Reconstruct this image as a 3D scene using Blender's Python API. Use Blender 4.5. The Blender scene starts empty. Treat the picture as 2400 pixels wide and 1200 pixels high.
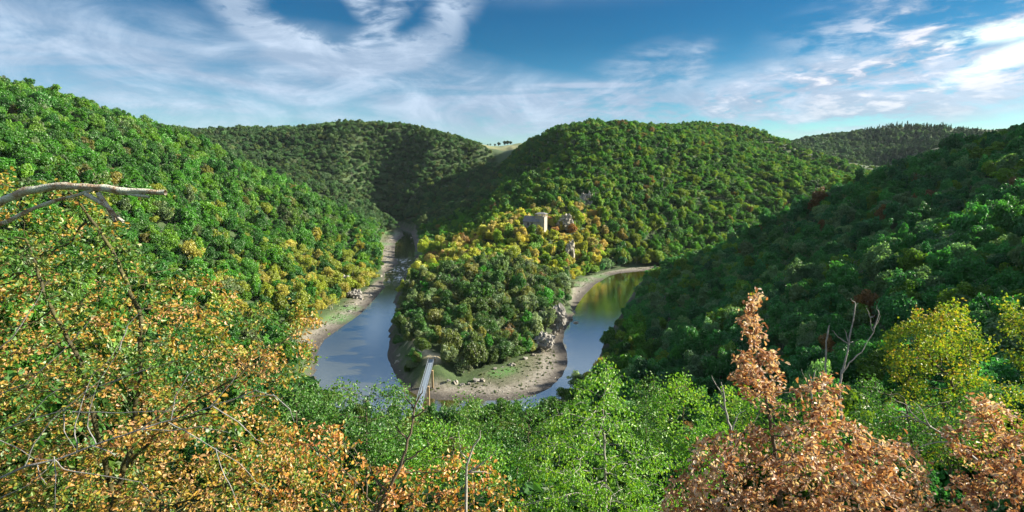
import bpy, math, random
import numpy as np
from mathutils import Vector, Matrix, noise
from mathutils.bvhtree import BVHTree

rad = math.radians
SC = bpy.context.scene
COL = SC.collection
RNG = np.random.default_rng(7)
random.seed(7)

# ------------------------------------------------------------------ camera
CAM_Z = 80.0
PITCH = rad(9.5)
FPX = 1200.0            # focal length in pixels of the 2400 px wide photograph
cd = bpy.data.cameras.new("camera")
cam = bpy.data.objects.new("camera", cd)
COL.objects.link(cam)
cam.location = (0, 0, CAM_Z)
cam.rotation_euler = (math.pi / 2 - PITCH, 0, 0)
cd.sensor_width = 36.0
cd.lens = 18.0
cd.clip_start = 0.1
cd.clip_end = 20000
SC.camera = cam

# ------------------------------------------------------------------ exposure
SC.view_settings.view_transform = 'Standard'
SC.view_settings.look = 'None'
SC.view_settings.gamma = 1.0
SC.view_settings.exposure = 3.05
SC.view_settings.use_curve_mapping = False
SC.cycles.max_bounces = 6
SC.cycles.diffuse_bounces = 4
SC.cycles.transparent_max_bounces = 4

# ------------------------------------------------------------------ sun
SUN_AZ = rad(84)        # clockwise from straight ahead
SUN_EL = rad(25)
sdir = Vector((math.sin(SUN_AZ) * math.cos(SUN_EL), math.cos(SUN_AZ) * math.cos(SUN_EL), math.sin(SUN_EL)))
sl = bpy.data.lights.new("sun", 'SUN')
sl.energy = 2.0
sl.angle = rad(0.5)
sl.color = (1.0, 0.92, 0.74)
sun = bpy.data.objects.new("sun", sl)
sun.rotation_euler = sdir.to_track_quat('Z', 'Y').to_euler()
sun.location = (300, 100, 400)
COL.objects.link(sun)


# ------------------------------------------------------------------ node helper
class NT:
    def __init__(self, nt):
        self.nt = nt
        self.n = nt.nodes
        self.l = nt.links

    def new(self, typ, **kw):
        nd = self.n.new(typ)
        for k, v in kw.items():
            setattr(nd, k, v)
        return nd

    def put(self, sock, v):
        if v is None:
            return
        if isinstance(v, bpy.types.NodeSocket):
            self.l.new(v, sock)
        else:
            if isinstance(v, tuple) and len(v) == 3 and sock.type == 'RGBA':
                v = v + (1.0,)
            sock.default_value = v

    def math(self, op, a, b=None, c=None, clamp=False):
        nd = self.new('ShaderNodeMath', operation=op)
        nd.use_clamp = clamp
        self.put(nd.inputs[0], a)
        self.put(nd.inputs[1], b)
        self.put(nd.inputs[2], c)
        return nd.outputs[0]

    def vmath(self, op, a, b=None):
        nd = self.new('ShaderNodeVectorMath', operation=op)
        self.put(nd.inputs[0], a)
        self.put(nd.inputs[1], b)
        return nd.outputs[0]

    def comb(self, x, y, z=0.0):
        nd = self.new('ShaderNodeCombineXYZ')
        self.put(nd.inputs[0], x)
        self.put(nd.inputs[1], y)
        self.put(nd.inputs[2], z)
        return nd.outputs[0]

    def mix(self, f, a, b, blend='MIX'):
        nd = self.new('ShaderNodeMix', data_type='RGBA', blend_type=blend)
        self.put(nd.inputs[0], f)
        self.put(nd.inputs[6], a)
        self.put(nd.inputs[7], b)
        return nd.outputs[2]

    def noise(self, vec, scale, detail=4.0, rough=0.55, dist=0.0, out=0):
        nd = self.new('ShaderNodeTexNoise')
        self.put(nd.inputs['Vector'], vec)
        nd.inputs['Scale'].default_value = scale
        nd.inputs['Detail'].default_value = detail
        nd.inputs['Roughness'].default_value = rough
        nd.inputs['Distortion'].default_value = dist
        return nd.outputs[out]

    def ramp(self, f, stops, interp='LINEAR'):
        nd = self.new('ShaderNodeValToRGB')
        cr = nd.color_ramp
        cr.interpolation = interp
        while len(cr.elements) < len(stops):
            cr.elements.new(0.5)
        for e, (p, c) in zip(cr.elements, stops):
            e.position = p
            e.color = tuple(c) + (1.0,) if len(c) == 3 else c
        self.put(nd.inputs[0], f)
        return nd.outputs[0]

    def smooth(self, v, a, b, lo=0.0, hi=1.0):
        nd = self.new('ShaderNodeMapRange', interpolation_type='SMOOTHSTEP')
        self.put(nd.inputs[0], v)
        nd.inputs[1].default_value = a
        nd.inputs[2].default_value = b
        nd.inputs[3].default_value = lo
        nd.inputs[4].default_value = hi
        return nd.outputs[0]


# ------------------------------------------------------------------ world: Nishita sky with cirrus and broken cloud
def make_world():
    w = bpy.data.worlds.new("World")
    SC.world = w
    w.use_nodes = True
    t = NT(w.node_tree)
    t.n.clear()
    out = t.new('ShaderNodeOutputWorld')
    bg = t.new('ShaderNodeBackground')
    bg.inputs[1].default_value = 0.148
    t.l.new(bg.outputs[0], out.inputs[0])
    sky = t.new('ShaderNodeTexSky', sky_type='NISHITA')
    sky.sun_disc = False
    sky.sun_elevation = SUN_EL
    sky.sun_rotation = SUN_AZ
    sky.air_density = 1.0
    sky.dust_density = 0.3
    sky.ozone_density = 3.0
    co = t.new('ShaderNodeTexCoord').outputs['Generated']
    sp = t.new('ShaderNodeSeparateXYZ')
    t.l.new(co, sp.inputs[0])
    x, y, z = sp.outputs
    az = t.math('ARCTAN2', x, y)
    el = t.math('ARCSINE', z)
    # clear sky: deepen the blue with height
    hs = t.new('ShaderNodeHueSaturation')
    hs.inputs['Hue'].default_value = 0.495
    hs.inputs['Saturation'].default_value = 1.28
    hs.inputs['Value'].default_value = 1.0
    t.l.new(sky.outputs[0], hs.inputs['Color'])
    deep = t.ramp(t.math('DIVIDE', el, 0.5), [(0.0, (0.110, 0.135, 0.120)), (0.2, (0.066, 0.100, 0.104)), (0.45, (0.026, 0.064, 0.074)), (0.7, (0.018, 0.054, 0.069)), (1.0, (0.05, 0.11, 0.13))])
    base = t.mix(1.0, hs.outputs[0], deep, 'MULTIPLY')
    p = t.comb(az, el, 0.0)

    def blob(azc, elc, ra, re, rot=0.0, wob=0.5, ns=6.0):
        """soft ellipse in azimuth and elevation, its edge frayed by noise"""
        dx = t.math('SUBTRACT', az, azc)
        dy = t.math('SUBTRACT', el, elc)
        c, s = math.cos(rot), math.sin(rot)
        u = t.math('DIVIDE', t.math('ADD', t.math('MULTIPLY', dx, c), t.math('MULTIPLY', dy, s)), ra)
        v = t.math('DIVIDE', t.math('SUBTRACT', t.math('MULTIPLY', dy, c), t.math('MULTIPLY', dx, s)), re)
        d = t.math('SQRT', t.math('ADD', t.math('MULTIPLY', u, u), t.math('MULTIPLY', v, v)))
        return t.smooth(d, 1.0, 0.15)

    def stretched(sx, sy, detail, rough, dist, scale=1.0, rot=0.0):
        m = t.new('ShaderNodeMapping')
        m.inputs['Scale'].default_value = (sx, sy, 1)
        m.inputs['Rotation'].default_value = (0, 0, rot)
        t.l.new(p, m.inputs[0])
        return t.noise(m.outputs[0], scale, detail, rough, dist)

    streak = stretched(3.2, 17.0, 8.0, 0.60, 0.9, 1.0, rad(-6))
    wisp = stretched(5.0, 11.0, 9.0, 0.66, 1.0, 1.0, rad(18))
    puff = stretched(11.0, 34.0, 6.0, 0.60, 0.5, 1.0, rad(-8))
    fine = stretched(20.0, 60.0, 6.0, 0.62, 0.35, 1.0, rad(-10))
    # warped coordinate for the big curled cirrus
    def add(*a):
        r = a[0]
        for k in a[1:]:
            r = t.math('ADD', r, k)
        return r
    def mul(a, b):
        return t.math('MULTIPLY', a, b)
    def mx(a, b):
        return t.math('MAXIMUM', a, b)

    px = lambda u, v: (math.atan2((u - 1200) / FPX, math.cos(PITCH) + (600 - v) / FPX * math.sin(PITCH)),
                       math.atan2(-math.sin(PITCH) + (600 - v) / FPX * math.cos(PITCH),
                                  math.hypot((u - 1200) / FPX, math.cos(PITCH) + (600 - v) / FPX * math.sin(PITCH))))
    # broad veil from the left; starts high at the left and thins to the middle
    a1, e1 = px(480, 210)
    a2, e2 = px(950, 215)
    a7, e7 = px(60, 130)
    a0, e0 = px(1150, 240)
    band = mx(blob(a0, e0, 0.34, 0.07, rad(-3)), mx(mx(blob(a1, e1, 0.58, 0.135, rad(-6)), blob(a2, e2, 0.42, 0.10, rad(-8))), blob(a7, e7, 0.5, 0.12, rad(-10))))
    veil = mul(t.math('POWER', band, 0.55), add(0.30, mul(0.70, t.smooth(add(mul(streak, 0.6), mul(wisp, 0.25), mul(fine, 0.15)), 0.36, 0.60))))
    # curled cirrus at the top
    a3, e3 = px(815, -20)
    ux = t.math('DIVIDE', t.math('SUBTRACT', az, a3), 0.200)
    uy = t.math('DIVIDE', t.math('SUBTRACT', el, e3), 0.118)
    wob = t.math('MULTIPLY', t.math('SUBTRACT', wisp, 0.5), 0.55)
    rr = add(t.math('SQRT', add(mul(ux, ux), mul(uy, uy))), wob)
    bowl = mul(t.smooth(t.math('ABSOLUTE', t.math('SUBTRACT', rr, 0.92)), 0.30, 0.02), t.smooth(uy, 0.35, -0.2))
    a4, e4 = px(900, 50)
    a5, e5 = px(860, 20)
    fill = mx(blob(a4, e4, 0.13, 0.030, rad(40)), blob(a5, e5, 0.13, 0.035, rad(-48)))
    curl = mx(mul(bowl, t.smooth(fine, 0.20, 0.50)), mul(fill, t.smooth(add(mul(wisp, 0.5), mul(fine, 0.5)), 0.36, 0.60)))
    # thin wisp right of the middle
    a8, e8 = px(1520, 160)
    a9, e9 = px(1630, 145)
    w2 = mx(mul(blob(a8, e8, 0.16, 0.055, rad(12)), 0.8), blob(a9, e9, 0.06, 0.04, rad(50)))
    w2 = mul(w2, t.smooth(add(mul(wisp, 0.6), mul(fine, 0.4)), 0.38, 0.58))
    # level streaks low over the middle and right hills
    b1, f1 = px(1800, 240)
    low = mul(t.math('POWER', blob(b1, f1, 0.70, 0.075, rad(2)), 0.6), t.smooth(add(mul(streak, 0.6), mul(fine, 0.4)), 0.38, 0.54))
    b2, f2 = px(1400, 200)
    low = mx(low, mul(blob(b2, f2, 0.16, 0.008, rad(-1)), 0.85))
    # broken cloud towards the sun
    b3, f3 = px(2250, 130)
    b4, f4 = px(1900, 190)
    b5, f5 = px(2350, 20)
    brk = mx(mx(blob(b3, f3, 0.36, 0.13, rad(14)), blob(b4, f4, 0.26, 0.05, rad(12))), blob(b5, f5, 0.4, 0.12, rad(10)))
    brkm = mul(brk, t.smooth(add(mul(puff, 0.45), mul(streak, 0.25), mul(fine, 0.30)), 0.42, 0.56))
    pf = mul(brk, t.smooth(add(mul(puff, 0.5), mul(fine, 0.5)), 0.50, 0.62))
    # unseen cloud outside the frame, same kinds, cover thickened to brighten the shade
    allr = t.math('MULTIPLY', t.smooth(stretched(1.6, 5.0, 8.0, 0.62, 1.0, 1.0, 0.4), 0.34, 0.54), 0.95)
    high = mul(allr, t.smooth(el, 0.27, 0.40))
    side = mul(allr, t.smooth(t.math('ABSOLUTE', az), 0.85, 1.1))
    dens = t.math('MINIMUM', add(mul(veil, 0.92), mul(curl, 0.98), mul(w2, 0.7), mul(low, 0.85), mul(brkm, 0.9), high, side), 0.93)
    dens = mul(dens, t.smooth(el, 0.0, 0.03))
    # cloud colour: lavender grey, brighter and warmer towards the sun
    tosun = t.smooth(az, 0.2, 1.3)
    cc = t.mix(tosun, (0.32, 0.43, 0.58), (0.52, 0.60, 0.72))
    cc = t.mix(mul(t.smooth(wisp, 0.40, 0.70), 0.7), cc, (0.66, 0.77, 0.92))
    cc = t.mix(mul(pf, 0.8), cc, (1.0, 0.95, 0.98))
    horizon = t.smooth(el, 0.14, 0.02)
    cc = t.mix(mul(horizon, 0.5), cc, (0.46, 0.62, 0.66))
    c1, g1 = px(2400, 120)
    c2, g2 = px(2390, 70)
    glare = mx(blob(c1, g1, 0.12, 0.022, rad(22)), blob(c2, g2, 0.12, 0.018, rad(0)))
    glare = mul(glare, t.smooth(add(mul(streak, 0.5), mul(fine, 0.5)), 0.38, 0.52))
    col = t.mix(dens, base, cc)
    col = t.mix(mul(glare, 0.85), col, (1.15, 1.38, 1.2))
    t.l.new(col, bg.inputs[0])


make_world()


# ------------------------------------------------------------------ geometry of the photograph
def ray(u, v):
    dx = (np.asarray(u, float) - 1200) / FPX
    dy = (600 - np.asarray(v, float)) / FPX
    return dx, math.cos(PITCH) + dy * math.sin(PITCH), -math.sin(PITCH) + dy * math.cos(PITCH)


def P(u, v, t):
    a, b, c = ray(u, v)
    return float(a * t), float(b * t), float(CAM_Z + c * t)


def onwater(u, v, z=0.0):
    a, b, c = ray(u, v)
    t = (z - CAM_Z) / c
    return float(a * t), float(b * t)


def project(x, y, z):
    """world -> pixel of the photograph and depth"""
    dz = z - CAM_Z
    t = y * math.cos(PITCH) - dz * math.sin(PITCH)
    up = y * math.sin(PITCH) + dz * math.cos(PITCH)
    return 1200 + FPX * x / t, 600 - FPX * up / t, t


# water's edge, outer bank then inner bank
RIVER = [onwater(u, v) for u, v in [
    (895, 530), (925, 536), (945, 545), (945, 552), (927, 570), (925, 600), (935, 618), (915, 632), (898, 640), (900, 668), (904, 673),
    (875, 704), (850, 733), (800, 768), (760, 797), (742, 832), (730, 880), (760, 960), (900, 1010), (1050, 985),
    (1200, 968), (1290, 950), (1360, 900), (1400, 850), (1415, 800), (1440, 760), (1465, 720), (1485, 690),
    (1500, 665), (1520, 650), (1560, 645), (1640, 640), (1760, 628),
    (1760, 620), (1640, 627), (1560, 630), (1530, 633), (1450, 641), (1430, 646), (1395, 667), (1370, 692), (1352, 717), (1345, 735),
    (1340, 752), (1325, 775), (1320, 800), (1330, 825), (1333, 850), (1320, 880), (1290, 910), (1250, 928),
    (1200, 940), (1100, 940), (1030, 938), (980, 930), (940, 905), (925, 880), (912, 850), (906, 837), (915, 783),
    (927, 733), (927, 700), (946, 675), (946, 655), (960, 625), (975, 607), (972, 580), (968, 560), (962, 542), (930, 530), (895, 524)]]
MUD = [[onwater(u, v, 0.6) for u, v in pl] for pl in [
    [(906, 545), (945, 545), (927, 570), (925, 600), (935, 620), (900, 642), (894, 625), (893, 600), (890, 570)],
    [(968, 605), (987, 598), (985, 622), (962, 650), (946, 672), (944, 650)],
    [(962, 545), (970, 580), (985, 600), (990, 595), (980, 560), (970, 540)],
    [(905, 652), (910, 673), (875, 704), (850, 733), (800, 768), (742, 835), (700, 850), (670, 820), (760, 752), (800, 720), (845, 690), (885, 660)],
    [(1345, 735), (1335, 755), (1324, 775), (1322, 800), (1335, 850), (1322, 880), (1290, 914), (1200, 943), (1100, 948), (980, 943),
     (990, 905), (1040, 905), (1080, 908), (1130, 893), (1132, 878), (1180, 866), (1240, 840), (1285, 800), (1303, 770), (1330, 738)],
    [(1335, 668), (1370, 650), (1430, 636), (1480, 628), (1530, 625), (1560, 626), (1450, 644), (1430, 648), (1395, 669), (1370, 694), (1353, 719),
     (1345, 737), (1338, 700), (1348, 685)],
    [(930, 790), (913, 783), (904, 837), (925, 885), (950, 925), (1000, 935), (985, 915), (955, 895), (938, 862), (926, 835)],
]]
PATH = [onwater(u, v, 8.0) for u, v in [(955, 788), (975, 795), (992, 812), (1006, 826), (1034, 828), (1034, 838), (1021, 842), (1003, 842), (990, 825), (972, 806)]]


def seg_dist(px_, py_, poly, closed=True):
    """distance of points to the polygon outline and inside flag"""
    n = len(poly)
    best = np.full(px_.shape, 1e9)
    inside = np.zeros(px_.shape, bool)
    for i in range(n):
        x0, y0 = poly[i]
        x1, y1 = poly[(i + 1) % n]
        ex, ey = x1 - x0, y1 - y0
        L = ex * ex + ey * ey + 1e-9
        s = np.clip(((px_ - x0) * ex + (py_ - y0) * ey) / L, 0, 1)
        d = np.hypot(px_ - x0 - s * ex, py_ - y0 - s * ey)
        best = np.minimum(best, d)
        c = ((y0 > py_) != (y1 > py_))
        xx = x0 + (py_ - y0) / (y1 - y0 + 1e-12) * ex
        inside ^= c & (px_ < xx)
    return best, inside


TREE_H = 6.5
CP = []          # ground control points (x, y, z)


def cp(lst, off=TREE_H):
    for u, v, t in lst:
        x, y, z = P(u, v, t)
        CP.append((x, y, z - off))


# left hill: skyline and slope
cp([(-150, 130, 340), (0, 180, 380), (100, 205, 395), (200, 235, 410), (300, 265, 420), (400, 298, 430), (450, 312, 440), (520, 347, 445),
    (600, 387, 450), (700, 442, 460), (800, 492, 480), (850, 515, 490), (885, 545, 500)], 10.5)
cp([(200, 400, 260), (400, 500, 280), (600, 600, 310), (700, 680, 290), (500, 700, 230), (0, 400, 230), (300, 800, 170), (100, 700, 150),
    (700, 550, 400), (780, 600, 380), (830, 580, 430), (500, 450, 360), (300, 350, 340), (800, 650, 350), (640, 760, 235), (860, 560, 450),
    (100, 300, 300)])
CP += [(-500, 640, 110), (-330, 620, 70), (-250, 620, 45), (-190, 640, 20), (-600, 300, 170), (-420, 150, 120), (-300, 50, 100), (-190, 600, 18)]
# far left hill
cp([(450, 306, 950), (560, 295, 930), (680, 300, 930), (740, 292, 880), (800, 283, 870), (930, 285, 860), (1050, 312, 850), (1120, 335, 850), (1160, 360, 850),
    ], 10.5)
cp([(600, 350, 850), (750, 400, 780), (900, 430, 760), (800, 470, 700), (950, 480, 730), (900, 518, 700), (1000, 400, 800), (1100, 380, 840),
    (950, 515, 740), (850, 505, 640)])
CP += [(-300, 1100, 155), (0, 1100, 130), (-700, 900, 150), (-700, 1200, 140), (-60, 1150, 140)]
# field on the plateau seen through the gap
cp([(1165, 378, 1000), (1185, 362, 1150), (1180, 345, 1500), (1215, 337, 1500), (1150, 345, 1500), (1250, 337, 1550)], 0)
cp([(1155, 388, 850)], 7)
# middle hill
cp([(1175, 385, 800), (1200, 357, 790), (1240, 322, 780), (1300, 293, 760), (1360, 282, 750), (1420, 278, 740), (1480, 283, 740), (1540, 293, 750),
    (1600, 305, 745), (1700, 335, 720), (1800, 372, 690), (1900, 400, 650), (2000, 425, 620)], 10)
cp([(1400, 330, 640), (1400, 400, 560), (1378, 455, 500), (1340, 480, 470), (1500, 400, 570), (1600, 450, 550), (1700, 500, 520), (1600, 550, 480),
    (1500, 598, 440), (1400, 620, 415), (1650, 598, 460), (1850, 480, 560), (1750, 585, 480), (1800, 440, 600),
    (1250, 400, 680), (1150, 430, 720), (1050, 470, 690), (1000, 520, 640), (1000, 565, 560), (1100, 500, 590), (1200, 470, 545),
    (1200, 420, 630), (1100, 540, 500), (1040, 560, 500), (1300, 400, 620)])
# layer behind it and the far right hill
cp([(1560, 292, 1000), (1640, 286, 1000), (1750, 296, 960), (1850, 332, 930), (1950, 367, 880), (2050, 405, 850), (1900, 375, 800)], 10.5)
cp([(1900, 322, 1500), (2000, 308, 1480), (2100, 288, 1450), (2150, 287, 1450), (2250, 298, 1450), (2350, 312, 1450), (2500, 320, 1450),
    (2100, 350, 1250), (2200, 340, 1200), (2000, 350, 1250), (2080, 385, 1100)], 10)
CP += [(800, 700, 30), (620, 640, 20), (1200, 700, 120), (500, 900, 60), (150, 1100, 150), (400, 1200, 150)]
# spur with the chapel
CHX, CHY, CHZ = P(1256, 531, 430)
CP += [(CHX - 9, CHY, CHZ), (CHX + 6, CHY, CHZ), (CHX, CHY + 9, CHZ + 1), (CHX, CHY - 6, CHZ - 2)]
cp([(1150, 540, 430), (1050, 580, 430), (1000, 610, 425), (1200, 580, 400), (1290, 590, 400), (1350, 640, 370), (1150, 600, 360), (1320, 520, 450)])
# hump of the peninsula
cp([(1150, 622, 305), (1080, 640, 300), (1010, 660, 310), (950, 700, 300), (1230, 640, 305), (1290, 665, 300), (1330, 700, 290), (1000, 740, 245), (1150, 745, 238),
    (1250, 765, 238), (1150, 840, 203), (1060, 760, 228), (1060, 830, 202), (1100, 870, 194), (960, 780, 232), (1280, 740, 262), (1200, 690, 265), (1080, 700, 262)])
for q in PATH:
    CP.append((q[0], q[1], 7.6))
# right hill
cp([(1640, 614, 330), (1700, 575, 330), (1800, 525, 320), (1900, 482, 310), (2000, 438, 300), (2100, 402, 300), (2200, 367, 300), (2300, 330, 290),
    (2400, 292, 285), (2550, 230, 280), (1570, 645, 330), (1490, 700, 300), (1450, 780, 245), (1425, 850, 205), (1600, 700, 265),
    (1700, 700, 225), (1800, 600, 255), (2000, 600, 190), (2200, 600, 150), (2300, 500, 180), (2100, 500, 235), (2400, 400, 205),
    (2000, 750, 130), (1700, 800, 150), (1550, 850, 155), (1900, 680, 175), (2300, 700, 105), (2400, 620, 110)])
CP += [(400, 250, 168), (410, 330, 160), (425, 378, 140), (372, 398, 84), (330, 100, 108), (450, 150, 125), (520, 330, 190), (430, 445, 85), (330, 430, 35), (300, 480, 12), (230, 430, 8),  # unseen rise beyond the right edge, crest heights shaped for the shadow it casts
       (520, 470, 60), (200, 440, 5), (250, 520, 15), (400, 520, 20), (560, 420, 130)]
# slope below the viewpoint
CP += [(0, -6, 78.2), (-20, -3, 79), (20, -3, 79), (0, -45, 96), (70, 0, 84), (-60, 0, 84), (-60, 60, 54), (60, 60, 50), (0, 50, 36), (0, 9, 68),
       (-10, 11, 67.5), (10, 11, 67), (0, 25, 54), (-22, 25, 57), (22, 25, 55), (0, 80, 22), (-100, 80, 56), (0, 130, 4), (-50, 130, 5),
       (45, 130, 10), (-90, 160, 8), (-40, 100, 14), (40, 95, 22), (-130, 20, 95), (150, 20, 90), (-80, 220, 4), (90, 110, 38), (30, 160, 3), (-150, 150, 40)]
# country beyond
for a in range(-180, 180, 30):
    for r_, z_ in ((2600, 135), (4200, 125)):
        CP.append((r_ * math.sin(rad(a)), r_ * math.cos(rad(a)), z_))
CP += [(0, -400, 140), (-500, -200, 150), (500, -200, 120), (700, 200, 140), (-800, 500, 150), (900, 1100, 130), (1600, 1500, 90), (900, 1900, 80), (1300, 2000, 80), (-1500, 1500, 130)]
CP = np.array(CP, float)


class TPS:
    def __init__(self, pts, lam=0.6):
        self.c = pts[:, :2] / 100.0
        n = len(pts)
        d = np.linalg.norm(self.c[:, None] - self.c[None], axis=2)
        K = self.k(d) + np.eye(n) * lam * 0.01
        Pm = np.c_[np.ones(n), self.c]
        A = np.block([[K, Pm], [Pm.T, np.zeros((3, 3))]])
        self.w = np.linalg.solve(A, np.r_[pts[:, 2], np.zeros(3)])

    @staticmethod
    def k(d):
        # linear kernel of a polyharmonic spline: no overshoot between ridges
        return -d

    def __call__(self, x, y):
        q = np.c_[x, y] / 100.0
        out = np.empty(len(q))
        for i in range(0, len(q), 20000):
            s = q[i:i + 20000]
            d = np.sqrt(((s[:, None] - self.c[None]) ** 2).sum(2))
            out[i:i + 20000] = self.k(d) @ self.w[:-3] + np.c_[np.ones(len(s)), s] @ self.w[-3:]
        return out


def spline_kernel(d):
    return d * d * np.log(d + 1e-9)


_lin = TPS(CP, 0.3)


def vnoise(x, y, s, seed=0.0):
    """cheap smooth noise from sines"""
    a = x / s + seed
    b = y / s - seed * 1.7
    return (np.sin(a + 1.7 * np.sin(b * 0.7 + seed)) * np.cos(b * 1.1 + 1.3 * np.sin(a * 0.6)) +
            0.5 * np.sin(2.1 * a + 1.9 * b + seed) * np.cos(1.7 * b - 1.1 * a))


def terrain(x, y):
    """height and masks at points"""
    x = np.asarray(x, float)
    y = np.asarray(y, float)
    h = _lin(x, y)
    near = np.clip((h - 8) / 25, 0, 1)
    h = h + near * (2.2 * vnoise(x, y, 26.0, 1.3) + 1.0 * vnoise(x, y, 9.0, 4.1))
    far = np.clip((np.hypot(x, y) - 700) / 1200, 0, 1)
    h = h + far * 10 * vnoise(x, y, 240.0, 2.0)
    dw, inw = seg_dist(x, y, RIVER)
    dm = np.full(x.shape, 1e9)
    inm = np.zeros(x.shape, bool)
    for pl in MUD:
        d, i = seg_dist(x, y, pl)
        dm = np.minimum(dm, np.where(i, 0, d))
        inm |= i
    inm &= ~inw
    sd = np.where(inw, -dw, dw)
    mudz = 0.075 * np.minimum(np.maximum(sd, 0), 30)
    e = np.where(inw, 0, np.minimum(dm, dw))
    cap = mudz + 1.1 * e
    h = np.minimum(h, cap)
    h = np.maximum(h, np.minimum(0.06 * np.maximum(sd, 0), 2.2))
    h = np.where(inw, -0.12 * dw, h)
    return h, sd, np.where(inm, 0, dm), inm


# ------------------------------------------------------------------ mesh helpers
def np_mesh(name, verts, faces, mat=None, smooth=False, fattr=None, vattr=None):
    """faces: (n, k) integer array"""
    me = bpy.data.meshes.new(name)
    verts = np.ascontiguousarray(verts, dtype=np.float32)
    faces = np.ascontiguousarray(faces, dtype=np.int32)
    nf, k = faces.shape
    me.vertices.add(len(verts))
    me.vertices.foreach_set('co', verts.ravel())
    me.loops.add(nf * k)
    me.loops.foreach_set('vertex_index', faces.ravel())
    me.polygons.add(nf)
    me.polygons.foreach_set('loop_start', np.arange(0, nf * k, k, dtype=np.int32))
    me.polygons.foreach_set('loop_total', np.full(nf, k, dtype=np.int32))
    me.polygons.foreach_set('use_smooth', np.full(nf, smooth, dtype=bool))
    me.update(calc_edges=True)
    for nm, arr in (fattr or {}).items():
        a = me.attributes.new(nm, 'FLOAT', 'FACE')
        a.data.foreach_set('value', np.ascontiguousarray(arr, dtype=np.float32))
    for nm, arr in (vattr or {}).items():
        a = me.attributes.new(nm, 'FLOAT', 'POINT')
        a.data.foreach_set('value', np.ascontiguousarray(arr, dtype=np.float32))
    if mat:
        me.materials.append(mat)
    return me


def obj(name, me, parent=None, label=None, cat=None, group=None, kind=None, loc=None, link=True):
    o = bpy.data.objects.new(name, me)
    if parent is not None:
        o.parent = parent
    if loc is not None:
        o.location = loc
    for k, v in (('label', label), ('category', cat), ('group', group), ('kind', kind)):
        if v:
            o[k] = v
    if link:
        COL.objects.link(o)
    return o


class MB:
    """collects simple solids into one mesh of quads"""
    def __init__(self):
        self.v = []
        self.f = []

    def box(self, x0, x1, y0, y1, z0, z1, M=None):
        n = len(self.v)
        c = [Vector((x, y, z)) for z in (z0, z1) for y in (y0, y1) for x in (x0, x1)]
        if M is not None:
            c = [M @ q for q in c]
        self.v += [tuple(q) for q in c]
        for f in ((0, 2, 3, 1), (4, 5, 7, 6), (0, 1, 5, 4), (2, 6, 7, 3), (0, 4, 6, 2), (1, 3, 7, 5)):
            self.f.append(tuple(n + i for i in f))
        return self

    def bar(self, a, b, w, h=None):
        a, b = Vector(a), Vector(b)
        h = h or w
        d = (b - a)
        L = d.length
        q = d.to_track_quat('X', 'Z').to_matrix().to_4x4()
        M = Matrix.Translation(a) @ q
        return self.box(0, L, -w / 2, w / 2, -h / 2, h / 2, M)

    def quad(self, *p):
        n = len(self.v)
        self.v += [tuple(q) for q in p]
        self.f.append((n, n + 1, n + 2, n + 3))
        return self

    def build(self, name, mat, parent=None, **kw):
        return obj(name, np_mesh(name, self.v, np.array(self.f), mat), parent, **kw)


# ------------------------------------------------------------------ materials
def material(name):
    m = bpy.data.materials.new(name)
    m.use_nodes = True
    t = NT(m.node_tree)
    t.n.clear()
    out = t.new('ShaderNodeOutputMaterial')
    return m, t, out


def plain(name, ramp_stops, scale=2.0, rough=0.8, bump=0.3, metallic=0.0, bscale=None):
    m, t, out = material(name)
    b = t.new('ShaderNodeBsdfPrincipled')
    co = t.new('ShaderNodeTexCoord').outputs['Object']
    n = t.noise(co, scale, 6, 0.65)
    t.l.new(t.ramp(n, ramp_stops), b.inputs['Base Color'])
    b.inputs['Roughness'].default_value = rough
    b.inputs['Metallic'].default_value = metallic
    if bump:
        bp = t.new('ShaderNodeBump')
        bp.inputs['Strength'].default_value = bump
        bp.inputs['Distance'].default_value = 0.05
        t.l.new(t.noise(co, bscale or scale * 4, 5, 0.6), bp.inputs['Height'])
        t.l.new(bp.outputs[0], b.inputs['Normal'])
    t.l.new(b.outputs[0], out.inputs[0])
    return m


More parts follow.
